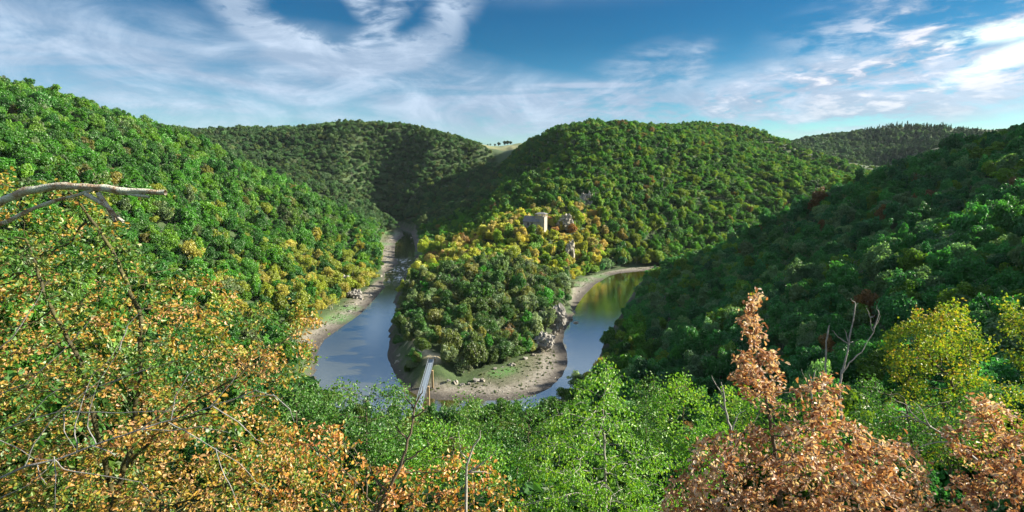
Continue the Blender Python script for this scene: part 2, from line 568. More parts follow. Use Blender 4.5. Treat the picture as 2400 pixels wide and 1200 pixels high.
def ground_material():
    m, t, out = material("ground")
    b = t.new('ShaderNodeBsdfPrincipled')
    b.inputs['Roughness'].default_value = 0.9
    geo = t.new('ShaderNodeNewGeometry')
    pos = geo.outputs['Position']
    def at(n):
        return t.new('ShaderNodeAttribute', attribute_name=n).outputs['Fac']
    mud, path, field, shore, grassy = at('mud'), at('path'), at('field'), at('shore'), at('grassy')
    n1 = t.noise(pos, 0.12, 6, 0.65)
    n2 = t.noise(pos, 0.9, 6, 0.65)
    forest = t.ramp(n2, [(0.3, (0.020, 0.038, 0.010)), (0.5, (0.032, 0.060, 0.016)), (0.7, (0.050, 0.080, 0.020)), (0.82, (0.075, 0.070, 0.035))])
    # dried mud: dark wet rim, pale stony belt, thin weeds higher up
    ns = t.math('ADD', shore, t.math('MULTIPLY', t.math('SUBTRACT', n1, 0.5), 9.0))
    nn = t.new('ShaderNodeMapping')
    nn.inputs['Scale'].default_value = (1, 1, 1)
    mudc = t.ramp(t.math('DIVIDE', ns, 30.0), [(0.0, (0.05, 0.042, 0.036)), (0.09, (0.07, 0.06, 0.052)), (0.16, (0.13, 0.115, 0.098)),
                                              (0.30, (0.22, 0.20, 0.17)), (0.42, (0.115, 0.112, 0.075)), (0.62, (0.075, 0.09, 0.04)), (0.9, (0.09, 0.10, 0.05))])
    n3 = t.noise(pos, 3.0, 5, 0.7)
    mudc = t.mix(t.smooth(n3, 0.50, 0.62), mudc, t.mix(1.0, mudc, (1.35, 1.32, 1.28), 'MULTIPLY'))
    mudc = t.mix(t.smooth(n2, 0.42, 0.64), mudc, t.mix(1.0, mudc, (0.62, 0.60, 0.56), 'MULTIPLY'))
    mudc = t.mix(t.math('MULTIPLY', grassy, t.smooth(n2, 0.35, 0.6)), mudc, (0.05, 0.16, 0.025))
    c = t.mix(mud, forest, mudc)
    c = t.mix(path, c, t.ramp(n2, [(0.3, (0.36, 0.29, 0.18)), (0.7, (0.50, 0.43, 0.30))]))
    fld = t.ramp(t.noise(pos, 0.008, 4, 0.6), [(0.35, (0.08, 0.12, 0.04)), (0.5, (0.17, 0.17, 0.075)), (0.65, (0.12, 0.15, 0.06))])
    c = t.mix(field, c, fld)
    t.l.new(c, b.inputs['Base Color'])
    bp = t.new('ShaderNodeBump')
    bp.inputs['Strength'].default_value = 0.7
    bp.inputs['Distance'].default_value = 0.35
    t.l.new(t.noise(pos, 1.3, 8, 0.7), bp.inputs['Height'])
    t.l.new(bp.outputs[0], b.inputs['Normal'])
    t.l.new(b.outputs[0], out.inputs[0])
    return m


def water_material():
    m, t, out = material("river_water")
    geo = t.new('ShaderNodeNewGeometry')
    pos = geo.outputs['Position']
    dif = t.new('ShaderNodeBsdfDiffuse')
    olive = t.ramp(t.noise(pos, 0.02, 3, 0.5), [(0.35, (0.060, 0.054, 0.012)), (0.65, (0.085, 0.076, 0.017))])
    sp = t.new('ShaderNodeSeparateXYZ')
    t.l.new(pos, sp.inputs[0])
    foam = t.new('ShaderNodeAttribute', attribute_name='riffle').outputs['Fac']
    m2 = t.new('ShaderNodeMapping')
    m2.inputs['Scale'].default_value = (0.35, 0.12, 1)
    t.l.new(pos, m2.inputs[0])
    fn = t.smooth(t.noise(m2.outputs[0], 1.0, 7, 0.7), 0.44, 0.60)
    ff = t.math('MULTIPLY', foam, fn)
    t.l.new(t.mix(ff, olive, (0.75, 0.78, 0.8)), dif.inputs[0])
    gl = t.new('ShaderNodeBsdfGlossy')
    gl.inputs['Roughness'].default_value = 0.035
    gl.inputs['Color'].default_value = (0.86, 0.95, 1, 1)
    bp = t.new('ShaderNodeBump')
    bp.inputs['Strength'].default_value = 0.24
    bp.inputs['Distance'].default_value = 0.12
    m3 = t.new('ShaderNodeMapping')
    m3.inputs['Scale'].default_value = (0.5, 1.3, 1)
    t.l.new(pos, m3.inputs[0])
    t.l.new(t.noise(m3.outputs[0], 0.8, 5, 0.6), bp.inputs['Height'])
    t.l.new(bp.outputs[0], gl.inputs['Normal'])
    fr = t.new('ShaderNodeFresnel')
    fr.inputs[0].default_value = 2.1
    mixs = t.new('ShaderNodeMixShader')
    f = t.math('MULTIPLY', t.math('POWER', fr.outputs[0], 0.55), 1.25, clamp=True)
    t.l.new(t.math('MULTIPLY', f, t.math('SUBTRACT', 1.0, t.math('MULTIPLY', ff, 0.8))), mixs.inputs[0])
    t.l.new(dif.outputs[0], mixs.inputs[1])
    t.l.new(gl.outputs[0], mixs.inputs[2])
    t.l.new(mixs.outputs[0], out.inputs[0])
    return m


# ------------------------------------------------------------------ terrain sheet
def axis(dense0, dense1, step, far0, far1, grow=1.12):
    a = list(np.arange(dense0, dense1 + step, step))
    s = step
    lo = a[0]
    pre = []
    while lo > far0:
        s *= grow
        lo -= s
        pre.append(lo)
    s = step
    hi = a[-1]
    while hi < far1:
        s *= grow
        hi += s
        a.append(hi)
    return np.array(pre[::-1] + a)


XS = axis(-240, 260, 2.6, -6000, 6000, 1.045)
YS = axis(-30, 480, 2.6, -3000, 9000, 1.045)
gx, gy = np.meshgrid(XS, YS)
gh, gsd, gdm, ginm = terrain(gx.ravel(), gy.ravel())
nx, ny = len(XS), len(YS)
idx = np.arange(nx * ny).reshape(ny, nx)
gf = np.stack([idx[:-1, :-1], idx[:-1, 1:], idx[1:, 1:], idx[1:, :-1]], -1).reshape(-1, 4)
fx, fy = gx.ravel(), gy.ravel()
dpath, inpath = seg_dist(fx, fy, PATH)
mud_a = np.clip(1 - gdm / 1.5, 0, 1) * (gsd > -4)
mud_a = np.maximum(mud_a, (gsd < 1.5) * 1.0)
path_a = np.clip(1 - np.where(inpath, 0, dpath) / 1.2, 0, 1)
uu, vv, tt = project(fx, np.maximum(fy, 1), gh)
field_a = ((tt > 960) & (uu > 1120) & (uu < 1300) & (fy > 0)) * 1.0
field_a = np.maximum(field_a, (tt > 1700) * (vnoise(fx, fy, 260, 0.5) > 0.1) * 1.0)
gr = np.zeros(len(fx))
for (u, v, r_) in [(790, 745, 9), (815, 722, 7), (905, 548, 16), (893, 572, 12), (985, 592, 12), (1360, 655, 9), (1400, 645, 9), (1345, 668, 6), (1180, 872, 4.0), (1165, 877, 4), (1195, 869, 3)]:
    qx, qy = onwater(u, v, 0.8)
    gr = np.maximum(gr, np.clip(1.4 - np.hypot(fx - qx, fy - qy) / r_, 0, 1))
ground = obj("ground", np_mesh("ground", np.c_[fx, fy, gh], gf, ground_material(), True,
                              vattr={'mud': mud_a, 'path': path_a, 'field': field_a, 'shore': np.maximum(gsd, 0), 'grassy': gr}), kind='structure')
# river sheet over the trough, as wide as the valley floor
rx = np.linspace(-420, 900, 111)
ry = np.linspace(90, 860, 91)
wx, wy = np.meshgrid(rx, ry)
widx = np.arange(wx.size).reshape(wx.shape)
wf = np.stack([widx[:-1, :-1], widx[:-1, 1:], widx[1:, 1:], widx[1:, :-1]], -1).reshape(-1, 4)
q1 = onwater(945, 630)
q2 = onwater(940, 652)
q3 = onwater(935, 612)
rif = np.maximum.reduce([np.clip(1.5 - np.hypot(wx.ravel() - q[0], (wy.ravel() - q[1]) * 0.5) / 9, 0, 1) for q in (q1, q2, q3)])
river = obj("river_water", np_mesh("river_water", np.c_[wx.ravel(), wy.ravel(), np.zeros(wx.size)], wf, water_material(), True, vattr={'riffle': rif}), kind='structure')
BVH = BVHTree.FromPolygons([tuple(p) for p in np.c_[fx, fy, gh].tolist()], gf.tolist())


# ------------------------------------------------------------------ foliage materials
def foliage_material(name, mode, ramp=None, trans=0.45, spread=0.8):
    """mode 'inst': colour from the instance attribute tint; 'obj': from the object colour; 'ramp': from the leaf's own number"""
    m, t, out = material(name)
    rnd = t.new('ShaderNodeAttribute', attribute_name='rnd').outputs['Fac']
    if mode == 'inst':
        c = t.new('ShaderNodeAttribute', attribute_name='tint', attribute_type='INSTANCER').outputs['Color']
    elif mode == 'obj':
        c = t.new('ShaderNodeObjectInfo').outputs['Color']
    else:
        c = t.ramp(rnd, ramp)
    if mode != 'ramp':
        # each leaf a little lighter or darker, some yellower
        k = t.math('ADD', 1.0 - spread * 0.5, t.math('MULTIPLY', rnd, spread))
        kc = t.comb(k, k, t.math('MULTIPLY', k, 0.9))
        c = t.mix(1.0, c, kc, 'MULTIPLY')
        lob = t.new('ShaderNodeAttribute', attribute_name='lobe').outputs['Fac']
        c = t.mix(t.smooth(lob, 0.45, 1.0, 0.0, 0.6), c, t.mix(1.0, c, (1.30, 1.16, 0.85), 'MULTIPLY'))
    d = t.new('ShaderNodeBsdfDiffuse')
    tr = t.new('ShaderNodeBsdfTranslucent')
    t.l.new(c, d.inputs[0])
    t.l.new(t.mix(1.0, c, (1.25, 1.2, 0.6), 'MULTIPLY'), tr.inputs[0])
    mx = t.new('ShaderNodeMixShader')
    mx.inputs[0].default_value = trans
    t.l.new(d.outputs[0], mx.inputs[1])
    t.l.new(tr.outputs[0], mx.inputs[2])
    gl = t.new('ShaderNodeBsdfGlossy')
    gl.inputs['Roughness'].default_value = 0.45
    mg = t.new('ShaderNodeMixShader')
    mg.inputs[0].default_value = 0.035
    t.l.new(mx.outputs[0], mg.inputs[1])
    t.l.new(gl.outputs[0], mg.inputs[2])
    t.l.new(mg.outputs[0], out.inputs[0])
    return m


FOL_INST = foliage_material("forest_leaves", 'inst')
FOL_OBJ = foliage_material("tree_leaves", 'obj')
BARK = plain("bark", [(0.3, (0.05, 0.035, 0.022)), (0.7, (0.13, 0.10, 0.07))], 6.0)
BARK_GREY = plain("grey_bark", [(0.3, (0.16, 0.145, 0.13)), (0.7, (0.36, 0.34, 0.31))], 8.0)
BARK_MOSS = plain("mossy_bark", [(0.3, (0.030, 0.024, 0.012)), (0.5, (0.055, 0.05, 0.015)), (0.72, (0.10, 0.10, 0.02))], 5.0, bump=0.8)
LICHEN = plain("lichen_bark", [(0.30, (0.10, 0.06, 0.035)), (0.42, (0.34, 0.22, 0.13)), (0.50, (0.48, 0.42, 0.34)), (0.60, (0.58, 0.62, 0.52))], 7.0, bump=1.0, bscale=40)


def unit(a):
    return a / (np.linalg.norm(a, axis=-1, keepdims=True) + 1e-9)


def leaf_quads(pos, nrm, size, rng, aspect=0.7):
    """one rhombic leaf or tuft per point, facing roughly nrm"""
    n = len(pos)
    r = unit(rng.normal(size=(n, 3)))
    u = unit(np.cross(nrm, r))
    w = np.cross(nrm, u)
    s = size[:, None]
    bend = nrm * s * 0.25
    v = np.stack([pos - u * s - bend, pos + w * s * aspect, pos + u * s - bend, pos - w * s * aspect], 1)
    return v.reshape(-1, 3), np.arange(4 * n).reshape(n, 4)


def crown_arrays(seed, nleaf, size, R=1.0, H=1.0, lobes=16, shape='round', rmul=1.0):
    """a crown of unit radius whose base is at z = 0: lobes of leaf tufts with gaps between them"""
    rng = np.random.default_rng(seed)
    L = []
    k = 0
    while len(L) < lobes:
        d = unit(rng.normal(size=3))
        if shape == 'cone':
            z = rng.uniform(0.0, 1.9)
            rr = (1 - z / 2.0) * 0.75
            a = rng.uniform(0, 2 * math.pi)
            c = np.array([rr * math.cos(a), rr * math.sin(a), z * H])
            r = 0.14 + 0.22 * (1 - z / 2)
        else:
            if d[2] < -0.45:
                continue
            q = rng.uniform(0.45, 0.72)
            c = np.array([d[0] * q, d[1] * q, 0.75 + d[2] * q * 0.95]) * np.array([R, R, H])
            c[:2] *= 1 + 0.18 * rng.normal()
            r = rng.uniform(0.24, 0.46) * rmul
            if rmul < 1:
                c = c * rng.uniform(0.8, 1.25)
        L.append((c, r, rng.random()))
    if shape != 'cone':
        L.append((np.array([0, 0, 0.75 * H]), 0.55, 0.3))
    wts = np.array([r * r for _, r, _ in L])
    pick = rng.choice(len(L), nleaf, p=wts / wts.sum())
    C = np.array([l[0] for l in L])[pick]
    Rr = np.array([l[1] for l in L])[pick]
    lob = np.array([l[2] for l in L])[pick]
    d = rng.normal(size=(nleaf, 3))
    d[:, 2] += 0.45
    d = unit(d)
    rad_ = Rr * (1.0 - 0.45 * rng.random(nleaf) ** 2.2) * (1 + 0.10 * rng.normal(size=nleaf))
    pos = C + d * rad_[:, None] * np.array([1, 1, 0.85])
    nrm = unit(d * 0.9 + rng.normal(size=(nleaf, 3)) * 0.55 + np.array([0, 0, 0.25]))
    sz = size * rng.uniform(0.6, 1.3, nleaf)
    v, f = leaf_quads(pos, nrm, sz, rng)
    return v, f, rng.random(nleaf), lob


def crown_mesh(name, mat, *a, **k):
    v, f, r, l = crown_arrays(*a, **k)
    return np_mesh(name, v, f, mat, False, {'rnd': r, 'lobe': l})


def tube_mesh(name, polylines, mat, sides=6):
    """polylines: list of (points (n,3), radii (n,)); one joined mesh"""
    V, F = [], []
    off = 0
    for pts, rr in polylines:
        pts = np.asarray(pts, float)
        rr = np.asarray(rr, float)
        n = len(pts)
        d = np.gradient(pts, axis=0)
        d = unit(d)
        ref = np.array([0.31, 0.12, 0.94]) if abs(d[:, 2]).mean() < 0.8 else np.array([0.95, 0.25, 0.1])
        u = unit(np.cross(d, ref))
        w = np.cross(d, u)
        a = np.linspace(0, 2 * math.pi, sides, endpoint=False)
        ring = pts[:, None] + rr[:, None, None] * (np.cos(a)[None, :, None] * u[:, None] + np.sin(a)[None, :, None] * w[:, None])
        V.append(ring.reshape(-1, 3))
        i = np.arange(n - 1)[:, None] * sides
        j = np.arange(sides)[None]
        k = (j + 1) % sides
        F.append(np.stack([i + j, i + k, i + sides + k, i + sides + j], -1).reshape(-1, 4) + off)
        off += n * sides
    return np_mesh(name, np.concatenate(V), np.concatenate(F), mat, True)


def trunk_lines(seed, h=1.0, spread=1.0, nlimb=7, r0=0.05):
    """trunk with limbs for a generic tree whose crown has unit radius; the crown base is at z = h"""
    rng = np.random.default_rng(seed)
    out = []
    z = np.linspace(-0.6, h + 0.9, 9)
    wob = np.cumsum(rng.normal(size=(9, 2)) * 0.035, 0)
    tp = np.c_[wob, z]
    out.append((tp, np.linspace(r0 * 1.25, r0 * 0.3, 9)))
    for i in range(nlimb):
        k = rng.integers(4, 8)
        a = rng.uniform(0, 2 * math.pi)
        ln = rng.uniform(0.45, 0.85) * spread
        p = [tp[k]]
        d = np.array([math.cos(a), math.sin(a), rng.uniform(0.4, 1.1)])
        for s in range(5):
            d = unit(d + rng.normal(size=3) * 0.25)
            p.append(p[-1] + d * ln / 5)
        out.append((np.array(p), np.linspace(r0 * 0.55, r0 * 0.12, 6)))
    return out


# ------------------------------------------------------------------ colour of the woods by place
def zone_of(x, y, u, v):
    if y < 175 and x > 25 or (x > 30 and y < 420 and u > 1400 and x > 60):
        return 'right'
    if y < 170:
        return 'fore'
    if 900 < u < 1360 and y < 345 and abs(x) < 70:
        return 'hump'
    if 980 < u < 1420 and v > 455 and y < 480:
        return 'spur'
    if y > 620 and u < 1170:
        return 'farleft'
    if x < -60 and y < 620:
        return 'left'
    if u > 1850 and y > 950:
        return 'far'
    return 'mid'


GREEN = (0.040, 0.125, 0.016)
PAL = {   # (weight, base colour)
    'left': [(5, (0.052, 0.190, 0.013)), (3, (0.032, 0.135, 0.018)), (2.5, (0.100, 0.230, 0.016)), (0.12, (0.15, 0.15, 0.03)), (0.5, (0.10, 0.16, 0.065))],
    'right': [(5, (0.046, 0.200, 0.050)), (3, (0.034, 0.155, 0.055)), (2.8, (0.115, 0.235, 0.110)), (1.2, (0.105, 0.230, 0.025)), (0.15, (0.17, 0.11, 0.04))],  # greens lightened to stand in for fill light on the shaded slope
    'fore': [(5, (0.060, 0.165, 0.026)), (3, (0.045, 0.140, 0.030)), (2, (0.095, 0.185, 0.032)), (0.5, (0.15, 0.15, 0.02))],
    'hump': [(3.5, (0.050, 0.140, 0.034)), (3, (0.095, 0.155, 0.040)), (1.5, (0.185, 0.215, 0.055)), (0.12, (0.25, 0.175, 0.070)), (2.0, (0.155, 0.22, 0.12)), (0.8, (0.050, 0.24, 0.022))],  # lightened as well, shade fill put into the leaf colour
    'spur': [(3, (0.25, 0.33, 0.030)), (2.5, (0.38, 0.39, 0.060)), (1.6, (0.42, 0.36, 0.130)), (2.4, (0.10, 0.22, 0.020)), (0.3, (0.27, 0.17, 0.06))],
    'farleft': [(4, (0.045, 0.125, 0.038)), (3, (0.065, 0.140, 0.045)), (1, (0.095, 0.150, 0.045))],
    'mid': [(4, (0.062, 0.195, 0.015)), (3, (0.036, 0.135, 0.022)), (2.4, (0.135, 0.240, 0.020)), (0.12, (0.18, 0.14, 0.04))],
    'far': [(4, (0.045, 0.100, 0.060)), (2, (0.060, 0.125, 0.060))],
}


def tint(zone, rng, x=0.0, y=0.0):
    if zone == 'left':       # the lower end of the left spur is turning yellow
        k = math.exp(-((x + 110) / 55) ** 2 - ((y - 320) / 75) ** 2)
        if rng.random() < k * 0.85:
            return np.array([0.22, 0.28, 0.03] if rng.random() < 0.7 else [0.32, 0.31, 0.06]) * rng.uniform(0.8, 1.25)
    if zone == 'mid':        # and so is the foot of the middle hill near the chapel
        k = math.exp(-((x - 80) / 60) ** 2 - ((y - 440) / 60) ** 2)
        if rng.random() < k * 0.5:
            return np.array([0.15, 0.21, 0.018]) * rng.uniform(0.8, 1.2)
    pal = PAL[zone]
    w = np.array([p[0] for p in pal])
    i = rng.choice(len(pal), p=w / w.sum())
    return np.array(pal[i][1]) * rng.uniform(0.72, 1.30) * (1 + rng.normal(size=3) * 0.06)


# ------------------------------------------------------------------ where trees stand
CLEAR = []      # (x, y, radius) kept free of trees: chapel, cliffs, bridge


def clear_px(u, v, t, r):
    x, y, z = P(u, v, t)
    CLEAR.append((x, y, r))


CLEAR += [(CHX, CHY, 9.5), (CHX - 8, CHY + 3, 6)]
ROCKS = [   # cliffs: u, v of the middle, depth, width, height, label
    (1376, 468, 495, 9, 15, "pale grey cliff high on the wooded ridge above and right of the stone chapel"),
    (1322, 515, 436, 10, 13, "pale jagged rock face among trees just right of the stone chapel"),
    (1337, 585, 398, 5, 17, "tall thin pale rock rib below the chapel on the sunlit spur"),
    (1298, 742, 250, 8, 12, "grey crag at the foot of the dark wooded hump beside the right water"),
    (1278, 795, 226, 5, 8, "low grey rocks where the wooded hump meets the muddy bar"),
    (800, 665, 345, 11, 11, "sunlit pale cliff at the tip of the left hillside above the muddy bank"),
    (826, 690, 322, 7, 8, "shaded grey rock at the river edge under the sunlit left cliff"),
    (882, 610, 470, 7, 12, "grey cliff beside the shallow riffle upstream"),
]
for (u, v, t, w, h, lb) in ROCKS:
    clear_px(u, v + 6, t - 3, w * 0.38)
for q in PATH[::2]:
    CLEAR.append((q[0], q[1], 3.3))
BR0 = Vector(P(1012, 842, 198))
BR1 = Vector(P(986, 938, 163))
BRD = (BR1 - BR0).normalized()
for k in range(-1, 10):
    q = BR0.lerp(BR1, k / 6)
    if 0 <= k <= 5:
        CLEAR.append((q.x, q.y, 3.6))

# outline of the nearer tree tops under the river: v must stay below this line
VLINE = np.array([(-800, 300), (560, 300), (600, 800), (650, 870), (700, 872), (760, 880), (800, 888), (860, 876), (900, 868), (950, 876), (980, 915), (995, 945), (1015, 940), (1040, 925), (1090, 915),
                  (1130, 930), (1200, 950), (1260, 948), (1300, 912), (1340, 885), (1400, 850), (1440, 820), (1480, 790), (1560, 690), (1620, 610), (3400, 0)], float)


def vline(u):
    return np.interp(u, VLINE[:, 0], VLINE[:, 1])


def scatter():
    out = []
    rng = np.random.default_rng(21)
    bands = [(0, 0, 330, 5.3), (1, 330, 560, 5.9), (2, 560, 1100, 6.6), (3, 1100, 1850, 11.0)]
    for b, d0, d1, s in bands:
        g = np.arange(-d1 * 1.15, d1 * 1.15, s)
        h = np.arange(12, d1, s)
        X, Y = np.meshgrid(g, h)
        X = X.ravel() + rng.uniform(-0.42, 0.42, X.size) * s
        Y = Y.ravel() + rng.uniform(-0.42, 0.42, Y.size) * s
        D = np.hypot(X, Y)
        A = np.abs(np.arctan2(X, Y))
        keep = (D >= d0) & (D < d1) & (A < rad(57)) & (D > 20)
        X, Y, D = X[keep], Y[keep], D[keep]
        Z, sd, dm, im = terrain(X, Y)
        ok = (sd > 2.2) & (dm > 1.0)
        for cx, cy, r in CLEAR:
            ok &= np.hypot(X - cx, Y - cy) > r
        U, V, T = project(X, Y, Z)
        # meadow on the plateau
        ok &= ~((T > 960) & (U > 1130) & (U < 1290))
        X, Y, Z, D, T, U, V, sd = [q[ok] for q in (X, Y, Z, D, T, U, V, sd)]
        for i in range(len(X)):
            R = (0.50 + 0.42 * rng.random() ** 1.6) * s * rng.uniform(0.85, 1.2)
            hh = R * rng.uniform(0.85, 1.5)
            if b >= 2:
                hh *= 0.78
            if sd[i] < 9:
                R *= 0.7
                hh *= 0.7
            out.append([X[i], Y[i], Z[i], R, hh, D[i]])
    # saplings and undergrowth between the crowns
    base = np.array(out)
    pick = rng.random(len(base)) < np.where(base[:, 5] < 620, 0.45, 0.12)
    sub = base[pick].copy()
    sub[:, 0] += rng.uniform(-3, 3, len(sub))
    sub[:, 1] += rng.uniform(-3, 3, len(sub))
    hz, sd2, dm2, _ = terrain(sub[:, 0], sub[:, 1])
    sub[:, 2] = hz
    sub[:, 3] *= rng.uniform(0.30, 0.60, len(sub))
    sub[:, 4] = sub[:, 3] * rng.uniform(0.9, 2.6, len(sub))
    ok = (sd2 > 2) & (dm2 > 0.8)
    for cx, cy, r in CLEAR:
        ok &= np.hypot(sub[:, 0] - cx, sub[:, 1] - cy) > r
    return np.concatenate([base, sub[ok]])


TR = scatter()
FRONT = [[(-80, 430), (200, 420), (330, 600), (560, 690), (740, 770), (680, 930), (760, 1130), (760, 1400), (-80, 1400)],
         [(1600, 1110), (1700, 1030), (1900, 900), (2000, 1000), (2150, 1070), (2180, 1400), (1560, 1400)],
         [(2220, 1020), (2290, 960), (2460, 1000), (2460, 1400), (2200, 1400)],
         [(1410, 880), (1460, 920), (1500, 1040), (1590, 1120), (1590, 1400), (1200, 1400), (1230, 1060), (1340, 930)],
         [(600, 1060), (760, 1030), (1200, 1170), (1200, 1400), (600, 1400)]]


def hidden_by_front(u, v, t):
    a, b = np.array([float(u)]), np.array([float(v)])
    return t > 15 and any(seg_dist(a, b, pl)[1][0] for pl in FRONT)


# visible test and height limit against the outline
CREST = np.array([(-400, 60), (0, 182), (100, 207), (200, 237), (300, 267), (400, 297), (440, 308), (560, 297), (680, 299), (800, 284), (930, 286), (1050, 312), (1150, 350), (1172, 386), (1200, 358),
                  (1240, 322), (1300, 293), (1400, 279), (1480, 285), (1560, 293), (1640, 287), (1750, 297), (1850, 334), (1890, 323), (2000, 309), (2100, 291), (2200, 293), (2350, 314), (2400, 292), (2700, 150)], float)
CREST2 = np.array([(1700, 293), (1750, 297), (1850, 334), (1950, 368), (2050, 406), (2100, 440), (2700, 440)], float)
U, V, T = project(TR[:, 0], TR[:, 1], TR[:, 2])
GAP = np.array([(1100, 322), (1130, 338), (1150, 352), (1162, 376), (1172, 388), (1185, 372), (1200, 358), (1240, 322)], float)
keep = np.ones(len(TR), bool)
for i in np.where((T > 560) & (T < 960) & (U > 1100) & (U < 1240))[0]:
    x, y, z, R, H, D = TR[i]
    lim = np.interp(U[i], GAP[:, 0], GAP[:, 1])
    for _ in range(5):
        if project(x, y, z + H * 1.7)[1] < lim:
            R *= 0.8
            H *= 0.75
    TR[i, 3], TR[i, 4] = R, H
    keep[i] = project(x, y, z + H * 1.7)[1] >= lim - 2
for i in np.where((T > 230) & keep)[0]:
    x, y, z, R, H, D = TR[i]
    if not -100 < U[i] < 2500:
        continue
    lim = np.interp(U[i], CREST[:, 0], CREST[:, 1])
    if 560 < T[i] < 1100 and U[i] > 1700:
        lim = np.interp(U[i], CREST2[:, 0], CREST2[:, 1])
    lim -= (14 if U[i] < 450 else 8) * ((i * 7919) % 100) / 100.0 - 3
    for _ in range(6):
        if project(x, y, z + H * 1.7)[1] < lim:
            R *= 0.86
            H *= 0.80
    TR[i, 3], TR[i, 4] = R, H
for i in np.where((TR[:, 1] > CHY - 45) & (TR[:, 1] < CHY + 2) & (np.abs(TR[:, 0] - CHX + 3) < 17))[0]:
    x, y, z, R, H, D = TR[i]
    lim = 528 if U[i] < 1282 else 515
    for _ in range(6):
        if project(x, y, z + H * 1.7)[1] < lim:
            R *= 0.85
            H *= 0.80
    TR[i, 3], TR[i, 4] = R, H
vis = np.zeros(len(TR), bool)
camv = Vector((0, 0, CAM_Z))
for i in range(len(TR)):
    x, y, z, R, H, D = TR[i]
    if y < 185 or (D < 190):
        # the crown top may not rise past the outline of the near trees
        for _ in range(5):
            top = z + H * 1.75
            u, v, t = project(x, y, top)
            if v < vline(u):
                R *= 0.78
                H *= 0.78
            else:
                break
        else:
            keep[i] = False
        if R < 1.1:
            keep[i] = False
        TR[i, 3], TR[i, 4] = R, H
    if D < 40 and z + H * 2 > CAM_Z - 0.62 * D:
        keep[i] = False
    tp = Vector((x, y, z + H * 1.9))
    u, v, t = project(*tp)
    if -60 < u < 2460 and v < 1260 and t > 1 and keep[i]:
        d = tp - camv
        hit = BVH.ray_cast(camv + d.normalized() * 1.0, d.normalized(), d.length - 2.5)
        vis[i] = hit[0] is None and not hidden_by_front(u, v, t)
TR, vis, U, V, T = TR[keep], vis[keep], U[keep], V[keep], T[keep]
score = np.where(vis, TR[:, 3] / T, 0)
order = np.argsort(-score)
NEAR = [i for i in order[:262] if score[i] > 0]
isnear = np.zeros(len(TR), bool)
isnear[NEAR] = True
print("trees", len(TR), "visible", vis.sum(), "near", len(NEAR), "farthest near", T[NEAR].max())

# ------------------------------------------------------------------ the woods: one mass of instanced crowns
FARSRC = bpy.data.collections.new("woodland_sources")
for k in range(9):
    me = crown_mesh("crown_far", FOL_INST, 100 + k, 2500, 0.074, 1.0, 0.95 + 0.1 * (k % 3), (14, 24, 34)[k % 3], 'round', (1.0, 0.8, 0.66)[k % 3])
    FARSRC.objects.link(bpy.data.objects.new("crown_%d" % k, me))
for k in range(1):          # thin crown: pale limbs with few leaves
    v_, f_, r_, l_ = crown_arrays(170 + k, 420, 0.085, 1.0, 1.0, 12)
    me = np_mesh("crown_thin", v_, f_, FOL_INST, False, {'rnd': r_, 'lobe': l_})
    tw = tube_mesh("limbs", trunk_lines(171, 0.1, 1.25, 26, 0.040), BARK_GREY, 3)
    import bmesh
    bm_ = bmesh.new()
    bm_.from_mesh(me)
    bm_.from_mesh(tw)
    nb_ = len(me.polygons)
    bm_.faces.ensure_lookup_table()
    for fc in bm_.faces[nb_:]:
        fc.material_index = 1
    bm_.to_mesh(me)
    bm_.free()
    me.materials.append(BARK_GREY)
    FARSRC.objects.link(bpy.data.objects.new("crown_thin", me))
CONSRC = bpy.data.collections.new("conifer_sources")
for k in range(2):
    me = crown_mesh("conifer_far", FOL_INST, 300 + k, 500, 0.14, 0.7, 1.15, 30, 'cone')
    CONSRC.objects.link(bpy.data.objects.new("conifer_%d" % k, me))


def instancer(name, pts, scl, rot, tints, coll, **kw):
    me = bpy.data.meshes.new(name)
    me.vertices.add(len(pts))
    me.vertices.foreach_set('co', np.ascontiguousarray(pts, np.float32).ravel())
    for nm, typ, arr in (('scl', 'FLOAT_VECTOR', scl), ('rot', 'FLOAT_VECTOR', rot)):
        a = me.attributes.new(nm, typ, 'POINT')
        a.data.foreach_set('vector', np.ascontiguousarray(arr, np.float32).ravel())
    a = me.attributes.new('tint', 'FLOAT_COLOR', 'POINT')
    a.data.foreach_set('color', np.c_[tints, np.ones(len(pts))].astype(np.float32).ravel())
    o = obj(name, me, **kw)
    ng = bpy.data.node_groups.new(name, 'GeometryNodeTree')
    ng.interface.new_socket('Geometry', in_out='INPUT', socket_type='NodeSocketGeometry')
    ng.interface.new_socket('Geometry', in_out='OUTPUT', socket_type='NodeSocketGeometry')
    n = ng.nodes
    gi, go = n.new('NodeGroupInput'), n.new('NodeGroupOutput')
    ci = n.new('GeometryNodeCollectionInfo')
    ci.inputs[0].default_value = coll
    ci.inputs['Separate Children'].default_value = True
    ci.inputs['Reset Children'].default_value = True
    ip = n.new('GeometryNodeInstanceOnPoints')
    ip.inputs['Pick Instance'].default_value = True
    ri = n.new('FunctionNodeRandomValue')
    ri.data_type = 'INT'
    ri.inputs['Min'].default_value = 0
    ri.inputs['Max'].default_value = 97
    def named(nm):
        q = n.new('GeometryNodeInputNamedAttribute')
        q.data_type = 'FLOAT_VECTOR'
        q.inputs['Name'].default_value = nm
        return q.outputs[0]
    ng.links.new(gi.outputs[0], ip.inputs['Points'])
    ng.links.new(ci.outputs[0], ip.inputs['Instance'])
    ng.links.new(next(s for s in ri.outputs if s.enabled and s.type == 'INT'), ip.inputs['Instance Index'])
    e2r = n.new('FunctionNodeEulerToRotation')
    ng.links.new(named('rot'), e2r.inputs[0])
    ng.links.new(e2r.outputs[0], ip.inputs['Rotation'])
    ng.links.new(named('scl'), ip.inputs['Scale'])
    ng.links.new(ip.outputs[0], go.inputs[0])
    md = o.modifiers.new("instances", 'NODES')
    md.node_group = ng
    return o


